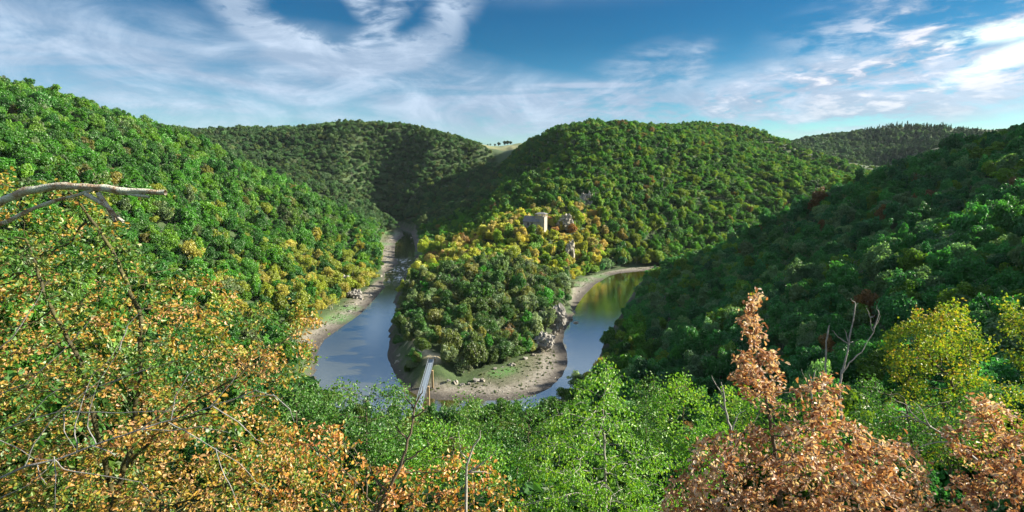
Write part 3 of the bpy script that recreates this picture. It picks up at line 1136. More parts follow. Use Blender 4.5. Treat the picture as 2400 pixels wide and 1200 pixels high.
rng = np.random.default_rng(5)
far_i = np.where(~isnear)[0]
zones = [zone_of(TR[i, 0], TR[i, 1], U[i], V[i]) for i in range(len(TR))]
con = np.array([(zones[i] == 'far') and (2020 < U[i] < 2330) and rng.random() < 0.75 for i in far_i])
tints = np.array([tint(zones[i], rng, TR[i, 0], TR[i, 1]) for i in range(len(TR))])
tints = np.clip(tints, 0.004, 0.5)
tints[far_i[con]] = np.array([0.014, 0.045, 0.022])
pts = np.c_[TR[:, 0], TR[:, 1], TR[:, 2] + 0.25 * TR[:, 4]]
an_ = rng.uniform(0.8, 1.25, len(TR))
scl = np.c_[TR[:, 3] * an_, TR[:, 3] / an_, TR[:, 4]]
rot = np.c_[rng.normal(size=len(TR)) * 0.12, rng.normal(size=len(TR)) * 0.12, rng.uniform(0, 6.28, len(TR))]
a_ = far_i[~con]
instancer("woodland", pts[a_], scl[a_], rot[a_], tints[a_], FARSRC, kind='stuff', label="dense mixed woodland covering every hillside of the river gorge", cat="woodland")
b_ = far_i[con]
instancer("conifer_wood", pts[b_], scl[b_] * np.array([0.5, 0.5, 0.95]), rot[b_] * np.array([0.2, 0.2, 1]), tints[b_], CONSRC, kind='stuff',
          label="dark conifers along the crest of the farthest hill on the right", cat="conifers")

# ------------------------------------------------------------------ the trees one can pick out: each a thing with trunk and crown
NEARSRC = []
for k in range(6):
    cm = crown_mesh("tree_crown", FOL_OBJ, 500 + k, 6500, 0.048, 1.0, 1.0, 34, 'round', 0.78)
    tm = tube_mesh("tree_trunk", trunk_lines(700 + k, 0.35, 1.0), BARK if k % 3 else BARK_GREY, 5)
    NEARSRC.append((cm, tm))
MIDSRC = []
for k in range(5):
    cm = crown_mesh("tree_crown", FOL_OBJ, 560 + k, 3000, 0.064, 1.0, 1.0, 26, 'round', 0.82)
    tm = tube_mesh("tree_trunk", trunk_lines(760 + k, 0.35, 1.0, 4), BARK if k % 3 else BARK_GREY, 4)
    MIDSRC.append((cm, tm))


def hue_word(c):
    r, g, b = c
    if r > g * 1.15:
        return 'rusty brown'
    if r > g * 0.82:
        return 'yellowing'
    if g > 0.125:
        return 'bright green'
    if b > 0.45 * g:
        return 'grey green'
    if g > 0.09:
        return 'green'
    return 'dark green'


LANDMARKS = [(1010, 880, "the footbridge"), (1410, 960, "the birch"), (1770, 800, "the brown oak's shoot"), (1990, 780, "the forked dead tree"), (2190, 800, "the round yellow tree"),
             (1590, 960, "the round green tree"), (1200, 920, "the muddy bar"), (1298, 742, "the grey crag"), (1255, 510, "the chapel"), (860, 950, "the grey green tree"), (1090, 990, "the pale green tree"),
             (1690, 930, "the pale snag"), (790, 760, "the muddy left bank"), (2390, 800, "the half cut tree"), (1450, 780, "the right water"), (1640, 614, "the right hill's foot"),
             (2150, 1000, "the bushy green tree"), (2300, 330, "the right hill's crest"), (400, 450, "the lichen bough"), (550, 640, "the big oak"), (1900, 480, "the right skyline"),
             (2300, 550, "the right slope's edge"), (2000, 600, "the shaded slope's middle")]


def where_words(u, v, taken=None):
    d = [math.hypot(u - a, (v - b) * 1.3) for a, b, _ in LANDMARKS]
    k = int(np.argmin(d))
    a, b, nm = LANDMARKS[k]
    dx, dy = u - a, v - b
    if abs(dx) > abs(dy) * 1.6:
        s = "left of" if dx < 0 else "right of"
    elif abs(dy) > abs(dx) * 1.6:
        s = "above" if dy < 0 else "below"
    else:
        s = ("up and " if dy < 0 else "down and ") + ("left of" if dx < 0 else "right of")
    far = "just " if d[k] < 75 else ("" if d[k] < 150 else "well ")
    return far + s + " " + nm


PLACE = {'right': "on the shaded slope right of the river", 'fore': "on the near slope below the viewpoint", 'hump': "on the wooded hump of the peninsula",
         'spur': "on the sunlit spur below the chapel", 'left': "on the left hillside", 'mid': "on the middle hill", 'farleft': "on the far left hill", 'far': "on the far hill"}
for k, i in enumerate(NEAR):
    x, y, z, R, H, D = TR[i]
    big = D < 120
    cm, tm = (NEARSRC if big else MIDSRC)[k % (6 if big else 5)]
    c = tints[i]
    z_ = zones[i]
    side = ''
    rt = bpy.data.objects.new("broadleaf_tree", None)
    rt.location = (x, y, z + 0.10 * H)
    rt.rotation_euler = (0, 0, rot[i][2])
    rt.scale = (R, R, H)
    word = hue_word(c)
    size = 'large' if R > 3.4 else ('small' if R < 2.2 else 'middling')
    rt['label'] = "%s %s tree %s" % (size, word, where_words(U[i], V[i]))
    rt['category'] = 'tree'
    rt['group'] = "%s %s trees %s" % (size, word, where_words(U[i], V[i]))
    COL.objects.link(rt)
    co = obj("crown", cm, rt)
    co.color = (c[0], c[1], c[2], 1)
    obj("trunk", tm, rt)

# where several share a label, tell them apart by their order across the view
NUM = "zero one two three four five six seven eight nine ten eleven twelve thirteen fourteen fifteen sixteen seventeen eighteen nineteen twenty twenty-one twenty-two twenty-three twenty-four twenty-five twenty-six twenty-seven twenty-eight twenty-nine thirty".split()
ORD = "zeroth first second third fourth fifth sixth seventh eighth ninth tenth eleventh twelfth thirteenth fourteenth fifteenth sixteenth seventeenth eighteenth nineteenth twentieth twenty-first twenty-second twenty-third twenty-fourth twenty-fifth twenty-sixth twenty-seventh twenty-eighth twenty-ninth".split()
same = {}
for o in COL.objects:
    if o.get('category') == 'tree' and o.name.startswith("broadleaf_tree"):
        same.setdefault(o['label'], []).append(o)
for lb, os_ in same.items():
    if 1 < len(os_) <= 30:
        os_.sort(key=lambda o: project(*o.location)[0])
        for k, o in enumerate(os_):
            pl = lb.replace(" tree ", " trees ", 1)
            if k == 0:
                o['label'] = "leftmost of %s %s" % (NUM[len(os_)], pl)
            elif k == len(os_) - 1:
                o['label'] = "rightmost of %s %s" % (NUM[len(os_)], pl)
            else:
                o['label'] = "%s of %s %s" % (ORD[k + 1], NUM[len(os_)], pl) + (" from the left" if len(pl.split()) < 11 else "")


# ------------------------------------------------------------------ trees near the camera, grown branch by branch
def in_poly(u, v, poly):
    return seg_dist(np.asarray(u, float), np.asarray(v, float), poly)[1]


def clumps(k):
    """density of a crown whose boughs leave gaps"""
    return lambda u, v: 0.10 + 0.90 * float(vnoise(np.array(u), np.array(v), k, 1.7) > -0.15)


def attract(poly, t0, t1, n, rng, dens=None):
    """points filling a body whose outline seen from the viewpoint is poly (pixels) and whose depth runs from t0 to t1"""
    poly = [(float(a), float(b)) for a, b in poly]
    us = [p[0] for p in poly]
    vs = [p[1] for p in poly]
    out = []
    while len(out) < n:
        u = rng.uniform(min(us), max(us), n * 3)
        v = rng.uniform(min(vs), max(vs), n * 3)
        d, i = seg_dist(u, v, poly)
        # the body is thin at its outline and full in the middle
        half = (t1 - t0) / 2 * np.clip(np.sqrt(d / 130.0), 0.12, 1)
        t = (t0 + t1) / 2 + rng.uniform(-1, 1, len(u)) * half
        for k in np.where(i)[0]:
            if dens is None or rng.random() < dens(u[k], v[k]):
                out.append(P(u[k], v[k], t[k]))
                if len(out) >= n:
                    break
    return np.array(out)


def colonize(start, att, step, di, dk, iters=170, grav=0.0):
    """space colonisation; start: list of (points, parent index) chains already laid out"""
    pos = [np.array(p, float) for p, _ in start]
    par = [q for _, q in start]
    att = np.array(att)
    alive = np.ones(len(att), bool)
    nd = np.full(len(att), 1e9)
    ni = np.zeros(len(att), int)

    def upd(lo):
        nonlocal nd, ni
        q = np.array(pos[lo:])
        if not len(q):
            return
        for s in range(0, len(q), 400):
            d = np.linalg.norm(att[:, None] - q[None, s:s + 400], axis=2)
            j = d.argmin(1)
            dm = d[np.arange(len(att)), j]
            b = dm < nd
            nd[b] = dm[b]
            ni[b] = lo + s + j[b]
    upd(0)
    rg = np.random.default_rng(1)
    for it in range(iters):
        a = np.where(alive & (nd < di))[0]
        if not len(a):
            a = np.where(alive)[0]
            if not len(a):
                break
            a = a[np.argsort(nd[a])[:40]]
        lo = len(pos)
        for k in np.unique(ni[a]):
            m = a[ni[a] == k]
            d = unit(att[m] - pos[k]).sum(0)
            d = unit(d + rg.normal(size=3) * 0.22 * max(1.0, np.linalg.norm(d)) + np.array([0, 0, grav]))
            pos.append(pos[k] + d * step)
            par.append(int(k))
        upd(lo)
        alive &= nd > dk
        if len(pos) > 9000:
            break
    return np.array(pos), np.array(par)


def grow_tree(name, root, trunk_pts, att, step, di, dk, bark, leafmat, leaf_len, per_tip, label, cat='tree', r_tip=0.006, r_max=0.2, group=None,
              tipsub=6, jitter=0.10, bias=None, n_single=0, grav=0.0, hang=0.0, seed=1, wide=0.62, curl=0.35, min_part=0.03, limbs_px=()):
    rng = np.random.default_rng(seed)
    root = np.array(root, float)
    chain = [np.array(root)] + [np.array(p, float) for p in trunk_pts]
    start = [(chain[0], -1)]
    for a, b in zip(chain[:-1], chain[1:]):
        n = max(1, int(np.linalg.norm(b - a) / step))
        for k in range(1, n + 1):
            start.append((a + (b - a) * k / n + rng.normal(size=3) * step * 0.08, len(start) - 1))
    for ln in limbs_px:          # great limbs laid out by hand, rooted at the nearest point of the trunk
        q = [np.array(P(*p)) for p in ln]
        b = int(np.argmin([np.linalg.norm(s_[0] - q[0]) for s_ in start]))
        prev, pp = b, start[b][0]
        for c_ in q:
            m_ = max(1, int(np.linalg.norm(c_ - pp) / step))
            for k in range(1, m_ + 1):
                start.append((pp + (c_ - pp) * k / m_ + rng.normal(size=3) * step * 0.10, prev))
                prev = len(start) - 1
            pp = c_
    pos, par = colonize(start, att, step, di, dk, grav=grav)
    n = len(pos)
    cnt = np.ones(n)
    tipc = np.ones(n)
    haschild = np.zeros(n, bool)
    for i in range(n - 1, 0, -1):
        haschild[par[i]] = True
    r = np.where(haschild, 0.0, r_tip ** 2.3)
    for i in range(n - 1, 0, -1):
        r[par[i]] += r[i]
        cnt[par[i]] += cnt[i]
    r = np.minimum(r ** (1 / 2.3), r_max)
    # split into limbs: a node starts a limb when its own subtree is small enough and its parent's is not
    big = max(60, n * 0.16)
    limb = np.full(n, -1)
    nl = 0
    for i in range(1, n):
        p = par[i]
        if limb[p] >= 0:
            limb[i] = limb[p]
        elif cnt[i] < big:
            limb[i] = nl
            nl += 1
    rt = bpy.data.objects.new(name, None)
    rt.location = tuple(root)
    rt['label'] = label
    rt['category'] = cat
    if group:
        rt['group'] = group
    COL.objects.link(rt)
    sides = 6
    dirs = unit(pos - pos[np.maximum(par, 0)])
    dirs[0] = dirs[1]
    ref = np.array([0.31, 0.12, 0.94])
    u = unit(np.cross(dirs, ref))
    w = np.cross(dirs, u)
    an = np.linspace(0, 2 * math.pi, sides, endpoint=False)
    ring = pos[:, None] + r[:, None, None] * (np.cos(an)[None, :, None] * u[:, None] + np.sin(an)[None, :, None] * w[:, None]) - root
    # a side shoot starts with its own thickness, not its parent's
    def wood(ids):
        ids = np.array(ids)
        m = len(ids)
        base = (pos[par[ids]] - root)[:, None] + np.minimum(r[par[ids]], r[ids] * 1.35)[:, None, None] * (
            np.cos(an)[None, :, None] * u[ids][:, None] + np.sin(an)[None, :, None] * w[ids][:, None])
        V_ = np.concatenate([base, ring[ids]], 1).reshape(-1, 3)
        i = np.arange(m)[:, None] * 2 * sides
        j = np.arange(sides)[None]
        k = (j + 1) % sides
        F_ = np.stack([i + j, i + k, i + sides + k, i + sides + j], -1).reshape(-1, 4)
        return V_, F_
    # leaves at the thin ends
    tipn = np.where((cnt <= tipsub))[0]
    tipn = tipn[tipn > 0]
    total = 0
    limbs = {}
    for i in range(1, n):
        if limb[i] >= 0:
            limbs.setdefault(limb[i], []).append(i)
    sizes = {k: len(q) for k, q in limbs.items()}
    order_ = sorted(limbs, key=lambda k: -sizes[k])
    main = [k for k in order_ if sizes[k] >= max(8, n * min_part)][:24] or order_[:1]
    # small shoots go with the nearest main limb
    cen = {k: pos[limbs[k]].mean(0) for k in limbs}
    merged = {k: list(limbs[k]) for k in main}
    stray = set()
    for k in order_:
        if k not in merged:
            best = min(main, key=lambda q: np.linalg.norm(cen[q] - cen[k]))
            merged[best] += limbs[k]
            stray.update(limbs[k])
    leafy = []
    tr_ids = [i for i in range(1, n) if limb[i] < 0 or i in stray] or [1]
    V_, F_ = wood(tr_ids)
    obj("trunk", np_mesh("trunk", V_, F_, bark, True), rt)
    for k in main:
        V_, F_ = wood([i for i in merged[k] if i not in stray])
        bo = obj("branch", np_mesh("branch", V_, F_, bark, True), rt)
        ids = [i for i in merged[k] if cnt[i] <= tipsub]
        if leafmat is None or not ids:
            continue
        ids = np.array(ids)
        rep = np.repeat(ids, per_tip)
        c = pos[rep] - dirs[rep] * step * rng.random(len(rep))[:, None] + rng.normal(size=(len(rep), 3)) * jitter
        c[:, 2] -= hang * rng.random(len(rep))
        # leaf axis: along the twig, outwards, partly hanging
        ax = unit(dirs[rep] * 0.7 + rng.normal(size=(len(rep), 3)) * 0.8 + np.array([0, 0, -0.15 - hang * 2]))
        nr = unit(rng.normal(size=(len(rep), 3)) * 0.8 + np.array([0.15, -0.35, 0.75]))
        sd_ = unit(np.cross(ax, nr))
        nr = np.cross(sd_, ax)
        L = leaf_len * rng.uniform(0.65, 1.2, len(rep))[:, None]
        W = L * wide * 0.5 * rng.uniform(0.8, 1.15, len(rep))[:, None]
        cl = curl * rng.uniform(-0.3, 1.0, len(rep))[:, None]
        p0 = c
        p3 = c + ax * L - nr * L * cl * 0.6
        m1 = c + ax * L * 0.30
        m2 = c + ax * L * 0.72 - nr * L * cl * 0.2
        fold = W * 0.45
        a1 = m1 + sd_ * W * 0.75 + nr * fold
        b1 = m1 - sd_ * W * 0.75 + nr * fold
        a2 = m2 + sd_ * W + nr * fold - nr * L * cl * 0.15
        b2 = m2 - sd_ * W + nr * fold - nr * L * cl * 0.15
        V_ = np.stack([p0, a1, a2, p3, b2, b1], 1).reshape(-1, 3) - root
        i = np.arange(len(rep))[:, None] * 6
        F_ = np.concatenate([i + np.array([[0, 1, 2, 3]]), i + np.array([[0, 3, 4, 5]])], 1).reshape(-1, 4)
        val = rng.random(len(rep))
        if bias is not None:
            uu_, vv_, _ = project(c[:, 0], c[:, 1], c[:, 2])
            val = np.clip(bias(c, uu_, vv_, val), 0, 1)
        val2 = np.repeat(val, 2)
        obj("foliage", np_mesh("foliage", V_, F_, leafmat, False, {'rnd': val2}), bo, kind='stuff')
        total += len(rep)
        leafy.append((bo, c, ax, nr, sd_, val))
    # single leaves that can be picked out on the side towards the viewpoint
    if n_single and leafy:
        lms = []
        for q in range(6):
            W = wide * 0.5
            lv = np.array([(0, 0, 0), (0.3, W * .75, W * .45), (0.5, W * 0.62, W * .3), (0.72, W, W * .4), (1, 0, -0.1), (0.72, -W, W * .4), (0.5, -W * 0.62, W * .3), (0.3, -W * .75, W * .45)])
            lms.append(np_mesh("leaf", lv, np.array([(0, 1, 2, 4), (2, 3, 4, 4), (0, 4, 6, 7), (4, 5, 6, 6)])[:, :4] if False else np.array([(0, 1, 2, 4), (0, 4, 6, 7), (2, 3, 4, 0), (4, 5, 6, 0)]),
                               leafmat, False, {'rnd': np.full(4, (q + 0.5) / 6)}))
        cand = []
        for bi, (bo, c, ax, nr, sd_, val) in enumerate(leafy):
            uu_, vv_, tt_ = project(c[:, 0], c[:, 1], c[:, 2])
            okk = (uu_ > 10) & (uu_ < 2390) & (vv_ < 1190) & (vv_ > 0)
            for j in np.where(okk)[0]:
                cand.append((tt_[j] + rng.random() * 1.2, bi, j))
        cand.sort()
        cand = cand[:n_single * 2:2]
        for _, bi, j in cand:
            bo, c, ax, nr, sd_, val = leafy[bi]
            o = bpy.data.objects.new("leaf", lms[min(5, int(val[j] * 6))])
            s = leaf_len * 1.15
            p = c[j] - root + np.array([0, -0.02, 0.01])
            o.matrix_local = Matrix(((ax[j][0] * s, sd_[j][0] * s, nr[j][0] * s, p[0]), (ax[j][1] * s, sd_[j][1] * s, nr[j][1] * s, p[1]),
                                     (ax[j][2] * s, sd_[j][2] * s, nr[j][2] * s, p[2]), (0, 0, 0, 1)))
            o.parent = bo
            COL.objects.link(o)
    print(name, "nodes", n, "limbs", len(main), "leaves", total)
    return rt


def leaf_ramp(name, stops, trans=0.35):
    return foliage_material(name, 'ramp', stops, trans)


OAK_TURNING = leaf_ramp("turning_oak_leaves", [(0.0, (0.040, 0.115, 0.022)), (0.26, (0.075, 0.165, 0.022)), (0.42, (0.19, 0.21, 0.025)), (0.56, (0.38, 0.24, 0.035)),
                                               (0.70, (0.38, 0.20, 0.055)), (0.84, (0.41, 0.27, 0.13)), (1.0, (0.30, 0.13, 0.05))])
OAK_BROWN = leaf_ramp("brown_oak_leaves", [(0.0, (0.20, 0.080, 0.040)), (0.28, (0.38, 0.175, 0.090)), (0.50, (0.50, 0.30, 0.19)), (0.75, (0.62, 0.47, 0.37)), (0.965, (0.66, 0.54, 0.44)),
                                           (0.975, (0.60, 0.38, 0.03)), (1.0, (0.35, 0.42, 0.03))])
OAK_ORANGE = leaf_ramp("orange_oak_leaves", [(0.0, (0.07, 0.16, 0.025)), (0.2, (0.18, 0.22, 0.03)), (0.40, (0.42, 0.26, 0.04)), (0.62, (0.46, 0.19, 0.045)), (0.85, (0.50, 0.28, 0.13)), (1.0, (0.32, 0.12, 0.04))])
BIRCH_GREEN = leaf_ramp("birch_leaves", [(0.0, (0.06, 0.20, 0.018)), (0.5, (0.14, 0.33, 0.025)), (0.85, (0.25, 0.42, 0.035)), (1.0, (0.38, 0.48, 0.07))], 0.42)
OAK_YELLOW = leaf_ramp("yellow_green_leaves", [(0.0, (0.07, 0.19, 0.02)), (0.35, (0.17, 0.28, 0.022)), (0.7, (0.36, 0.37, 0.03)), (0.9, (0.46, 0.30, 0.04)), (1.0, (0.40, 0.14, 0.03))], 0.4)
BUSH_GREEN = leaf_ramp("bush_leaves", [(0.0, (0.035, 0.12, 0.02)), (0.6, (0.075, 0.20, 0.028)), (1.0, (0.16, 0.27, 0.04))], 0.4)
rg_ = np.random.default_rng(3)

# the oak that fills the left of the view
LO = [(-260, 500), (-60, 400), (60, 385), (160, 372), (250, 400), (262, 470), (330, 560), (440, 625), (540, 650), (570, 690), (680, 705), (780, 735), (765, 790), (720, 800),
      (790, 840), (700, 880), (640, 930), (700, 1000), (760, 1110), (700, 1260), (300, 1330), (-260, 1330)]
def lo_dens(u, v):
    k = 1.0 if v > 560 else 0.55
    if u > 560:
        k *= 0.75
    return k
att = attract(LO, 8.6, 14.5, 4000, rg_, lo_dens)
def lo_bias(c, u, v, val):
    nz = vnoise(c[:, 0], c[:, 2], 0.55, 2.0) * 0.22 + vnoise(c[:, 0] + c[:, 1], c[:, 2], 0.22, 5.0) * 0.12
    down = np.clip((v - 520) / 600, -0.2, 0.6) * 0.42
    right = np.clip(u / 900, 0, 1) * 0.10
    return -0.05 + 0.52 * val + nz * 1.25 + down + right
rt0 = P(255, 1500, 12.0)
OAK1 = grow_tree("oak_tree", rt0, [P(262, 1210, 11.6), P(290, 1090, 11.4), P(330, 1010, 11.3)], att, 0.17, 1.6, 0.27, BARK_MOSS, OAK_TURNING, 0.086, 11,
                 "big oak with turning green and orange leaves filling the left side near the viewpoint", r_tip=0.0040, r_max=0.10, jitter=0.085, bias=lo_bias,
                 n_single=260, tipsub=7,
                 limbs_px=[[(300, 1090, 11.0), (380, 1000, 10.6), (470, 930, 10.4), (560, 880, 10.4), (640, 820, 10.6), (700, 770, 10.8)],
                           [(270, 1180, 11.0), (230, 1020, 10.4), (190, 850, 10.0), (110, 700, 9.8), (60, 560, 9.8)], [(300, 1050, 11), (330, 880, 10.8), (330, 740, 10.8), (270, 600, 11), (190, 480, 11)],
                           [(265, 1300, 11.2), (400, 1190, 9.9), (500, 1145, 9.7), (570, 1120, 9.7), (640, 1090, 10)], [(380, 1000, 10.6), (500, 960, 10.3), (620, 900, 10.3), (700, 885, 10.4)]])
# the low orange oak at the bottom, left of the birch
LO2 = [(560, 1060), (640, 1000), (760, 985), (830, 1010), (870, 1075), (940, 1085), (1010, 1100), (1070, 1045), (1130, 1060), (1170, 1100), (1230, 1160), (1250, 1300), (500, 1300)]
att = attract(LO2, 14.5, 20, 1500, rg_)
grow_tree("oak_tree", P(900, 1560, 17), [P(900, 1350, 17), P(880, 1200, 17)], att, 0.22, 2.2, 0.34, BARK, OAK_ORANGE, 0.15, 6,
          "low orange and rust leaved oak at the bottom between the big oak and the birch", r_tip=0.006, jitter=0.11, seed=2, n_single=120,
          bias=lambda c, u, v, val: 0.05 + 0.8 * val + 0.25 * vnoise(c[:, 0], c[:, 2], 0.7, 3.0))
# brown oak with its tall bare-necked leader
BO = [(1770, 675), (1792, 700), (1785, 735), (1808, 760), (1800, 790), (1775, 800), (1790, 815), (1830, 820), (1852, 870), (1838, 930), (1822, 960), (1850, 985), (1862, 960), (1880, 920),
      (1930, 862), (1960, 875), (1985, 920), (1980, 960), (2010, 985), (2060, 1015), (2140, 1030), (2160, 1080), (2190, 1130), (2180, 1320), (1520, 1320), (1560, 1130),
      (1610, 1090), (1625, 1030), (1700, 1005), (1760, 1000), (1790, 975), (1745, 925), (1700, 885), (1702, 850), (1728, 820), (1758, 808), (1722, 775), (1720, 745), (1748, 730), (1752, 690)]
att = attract(BO, 8.4, 11.6, 3000, rg_)
lead = [P(1765, 690, 9.8), P(1768, 730, 9.8), P(1765, 780, 9.8)]
grow_tree("oak_tree", P(1840, 1500, 10.2), [P(1835, 1250, 10.0), P(1815, 1050, 9.9), P(1790, 900, 9.85), P(1768, 810, 9.8), P(1768, 700, 9.8)], att, 0.12, 1.0, 0.185, BARK, OAK_BROWN, 0.098, 8,
          "dead brown leaved oak with a tall leading shoot at the lower right", r_tip=0.004, r_max=0.045, jitter=0.055, seed=3, n_single=290, wide=0.55, curl=0.8, tipsub=7,
          bias=lambda c, u, v, val: np.where(val > 0.993, 1.0, np.minimum(0.05 + 0.80 * val + 0.16 * vnoise(c[:, 0], c[:, 2], 0.30, 1.0), 0.96)))
BO2 = [(2190, 1010), (2230, 985), (2275, 990), (2262, 930), (2280, 912), (2340, 935), (2395, 955), (2400, 985), (2360, 975), (2345, 1000), (2420, 985), (2600, 980), (2700, 1320), (2190, 1320), (2180, 1200), (2230, 1120), (2255, 1070)]
att = attract(BO2, 8.8, 11.5, 1300, rg_)
grow_tree("oak_tree", P(2390, 1500, 10.4), [P(2380, 1250, 10.3), P(2370, 1100, 10.2)], att, 0.13, 1.1, 0.20, BARK, OAK_BROWN, 0.10, 8,
          "smaller brown leaved oak cut by the right edge of the view", r_tip=0.004, r_max=0.05, jitter=0.06, seed=4, n_single=140, wide=0.55, curl=0.8, tipsub=7,
          bias=lambda c, u, v, val: np.where(val > 0.992, 1.0, np.minimum(0.02 + 0.80 * val + 0.16 * vnoise(c[:, 0], c[:, 2], 0.30, 1.0), 0.96)))
# birch
BI = [(1410, 838), (1440, 850), (1470, 880), (1490, 940), (1500, 1000), (1540, 1040), (1590, 1080), (1620, 1150), (1620, 1320), (1180, 1320), (1180, 1180), (1215, 1120), (1200, 1060), (1260, 1010),
      (1290, 960), (1330, 925), (1350, 880), (1385, 862)]
att = attract(BI, 19, 26.5, 2300, rg_, clumps(26))
grow_tree("birch_tree", P(1425, 1480, 22.5), [P(1420, 1200, 22.5), P(1418, 1050, 22.5), P(1412, 930, 22.5)], att, 0.27, 2.4, 0.40, BARK_GREY, BIRCH_GREEN, 0.15, 11,
          "bright green birch with hanging leaf sprays in front of the river bend", r_tip=0.006, r_max=0.11, jitter=0.15, seed=5, hang=0.28, wide=0.55, n_single=0, tipsub=8,
          bias=lambda c, u, v, val: 0.1 + 0.75 * val + 0.12 * vnoise(c[:, 0], c[:, 2], 0.8, 1.0))
# yellow green tree right, and its neighbour at the edge
YG = [(2072, 800), (2088, 770), (2100, 750), (2125, 762), (2150, 722), (2180, 735), (2220, 704), (2262, 716), (2286, 745), (2302, 775), (2330, 800), (2300, 850), (2330, 900), (2270, 900), (2240, 930), (2190, 900), (2140, 925), (2105, 880), (2070, 860)]
att = attract(YG, 30, 38, 1300, rg_, clumps(22))
grow_tree("oak_tree", P(2248, 1120, 34), [P(2245, 980, 34), P(2225, 880, 34)], att, 0.36, 3.5, 0.5, BARK, OAK_YELLOW, 0.20, 14,
          "round yellow green tree standing above the brown oaks at the right", r_tip=0.009, r_max=0.12, jitter=0.22, seed=6, tipsub=7,
          bias=lambda c, u, v, val: 0.1 + 0.75 * val + 0.16 * vnoise(c[:, 0], c[:, 2], 0.9, 1.0))
RE = [(2335, 735), (2350, 700), (2400, 690), (2500, 700), (2560, 800), (2500, 950), (2400, 900), (2370, 850), (2345, 790)]
att = attract(RE, 27, 32, 800, rg_, clumps(20))
grow_tree("oak_tree", P(2450, 1100, 29.5), [P(2445, 950, 29.5), P(2440, 850, 29.5)], att, 0.36, 3.5, 0.5, BARK, OAK_YELLOW, 0.19, 13,
          "yellow green tree half cut off by the right edge above the brown oak", r_tip=0.009, r_max=0.12, jitter=0.22, seed=7, tipsub=7,
          bias=lambda c, u, v, val: 0.05 + 0.75 * val)
# leafy green trees under the skyline of the slope
def leafy_tree(poly, t0, t1, n, lab, mat, base, seed, leaf=0.19, per=12, bark=BARK, bl=0.0):
    att = attract(poly, t0, t1, n, rg_, clumps(19 + seed % 5 * 3))
    tm_ = (t0 + t1) / 2
    cu = np.mean([p[0] for p in poly])
    tv = min(p[1] for p in poly)
    grow_tree("broadleaf_tree", P(base[0], base[1], tm_), [P(base[0], (base[1] + tv) / 2 + 60, tm_), P(cu, tv + 60, tm_)], att, 0.013 * tm_, 3.2, 0.017 * tm_, bark, mat, leaf, per, lab,
              r_tip=0.008, r_max=0.10, jitter=0.0065 * tm_, seed=seed, tipsub=7, bias=lambda c, u, v, val: bl + 0.75 * val + 0.18 * vnoise(c[:, 0], c[:, 2], 1.0, seed))


leafy_tree([(1510, 960), (1530, 905), (1570, 880), (1610, 865), (1650, 885), (1665, 930), (1685, 960), (1680, 1040), (1600, 1090), (1530, 1050)], 30, 38, 1000,
           "fresh green round tree just right of the birch top", BIRCH_GREEN, (1600, 1230), 8)
leafy_tree([(1985, 930), (2010, 880), (2050, 872), (2090, 905), (2110, 960), (2200, 930), (2330, 900), (2330, 1010), (2180, 1100), (2040, 1060), (1995, 1000)], 22, 30, 1000,
           "mid green bushy tree between the two brown oaks", BUSH_GREEN, (2150, 1250), 9, 0.15)
leafy_tree([(700, 960), (740, 905), (800, 890), (850, 905), (890, 890), (940, 880), (985, 920), (1000, 970), (985, 1060), (900, 1110), (780, 1100), (720, 1040)], 34, 43, 1300,
           "loose grey green tree in front of the blue water left of the footbridge", BUSH_GREEN, (860, 1250), 10, 0.22, bl=0.15)
leafy_tree([(1010, 990), (1040, 940), (1085, 920), (1120, 925), (1150, 960), (1190, 1000), (1180, 1060), (1100, 1100), (1020, 1060)], 38, 46, 900,
           "pale green tree in front of the muddy bar right of the footbridge", BUSH_GREEN, (1090, 1220), 11, 0.23, bl=0.2)


leafy_tree([(1170, 1010), (1185, 960), (1215, 925), (1260, 935), (1300, 960), (1330, 1000), (1300, 1080), (1220, 1110), (1160, 1090)], 40, 48, 900,
           "dark green bush filling the gap between the pale green tree and the birch", BUSH_GREEN, (1240, 1230), 12, 0.24)
leafy_tree([(1460, 960), (1475, 900), (1500, 868), (1540, 880), (1560, 930), (1570, 1010), (1540, 1080), (1480, 1080)], 42, 50, 800,
           "green tree tucked behind the birch on its right", BUSH_GREEN, (1510, 1200), 13, 0.24, bl=0.1)
leafy_tree([(1640, 1000), (1660, 940), (1700, 905), (1750, 900), (1800, 930), (1850, 920), (1900, 900), (1960, 930), (2000, 990), (1990, 1090), (1850, 1120), (1700, 1100)], 30, 42, 1600,
           "wide yellowish green bush behind the brown oak's shoot", BIRCH_GREEN, (1800, 1260), 14, 0.20, bl=0.1)
leafy_tree([(2020, 1000), (2060, 930), (2090, 905), (2150, 890), (2250, 905), (2330, 890), (2420, 900), (2430, 1050), (2250, 1110), (2080, 1090)], 30, 38, 1500,
           "yellow green bush below the round yellow green tree", OAK_YELLOW, (2230, 1250), 15, 0.18)
leafy_tree([(600, 960), (640, 915), (690, 890), (740, 900), (770, 950), (780, 1040), (720, 1090), (620, 1060)], 32, 40, 900,
           "green tree at the right end of the big oak", BUSH_GREEN, (690, 1220), 16, 0.21, bl=0.1)
leafy_tree([(940, 1060), (960, 1000), (1010, 970), (1060, 985), (1120, 1010), (1180, 1040), (1200, 1120), (1120, 1190), (980, 1170)], 24, 31, 1100,
           "bright low bush under the pale green tree above the orange oak", BIRCH_GREEN, (1060, 1330), 17, 0.16)
leafy_tree([(1560, 1060), (1590, 1000), (1640, 975), (1700, 990), (1730, 1050), (1700, 1150), (1600, 1180)], 22, 28, 800,
           "bright green bush between the birch and the brown oak", BIRCH_GREEN, (1640, 1330), 18, 0.15)
BARK_SILVER = plain("silver_bark", [(0.3, (0.12, 0.115, 0.115)), (0.7, (0.27, 0.265, 0.26))], 8.0)


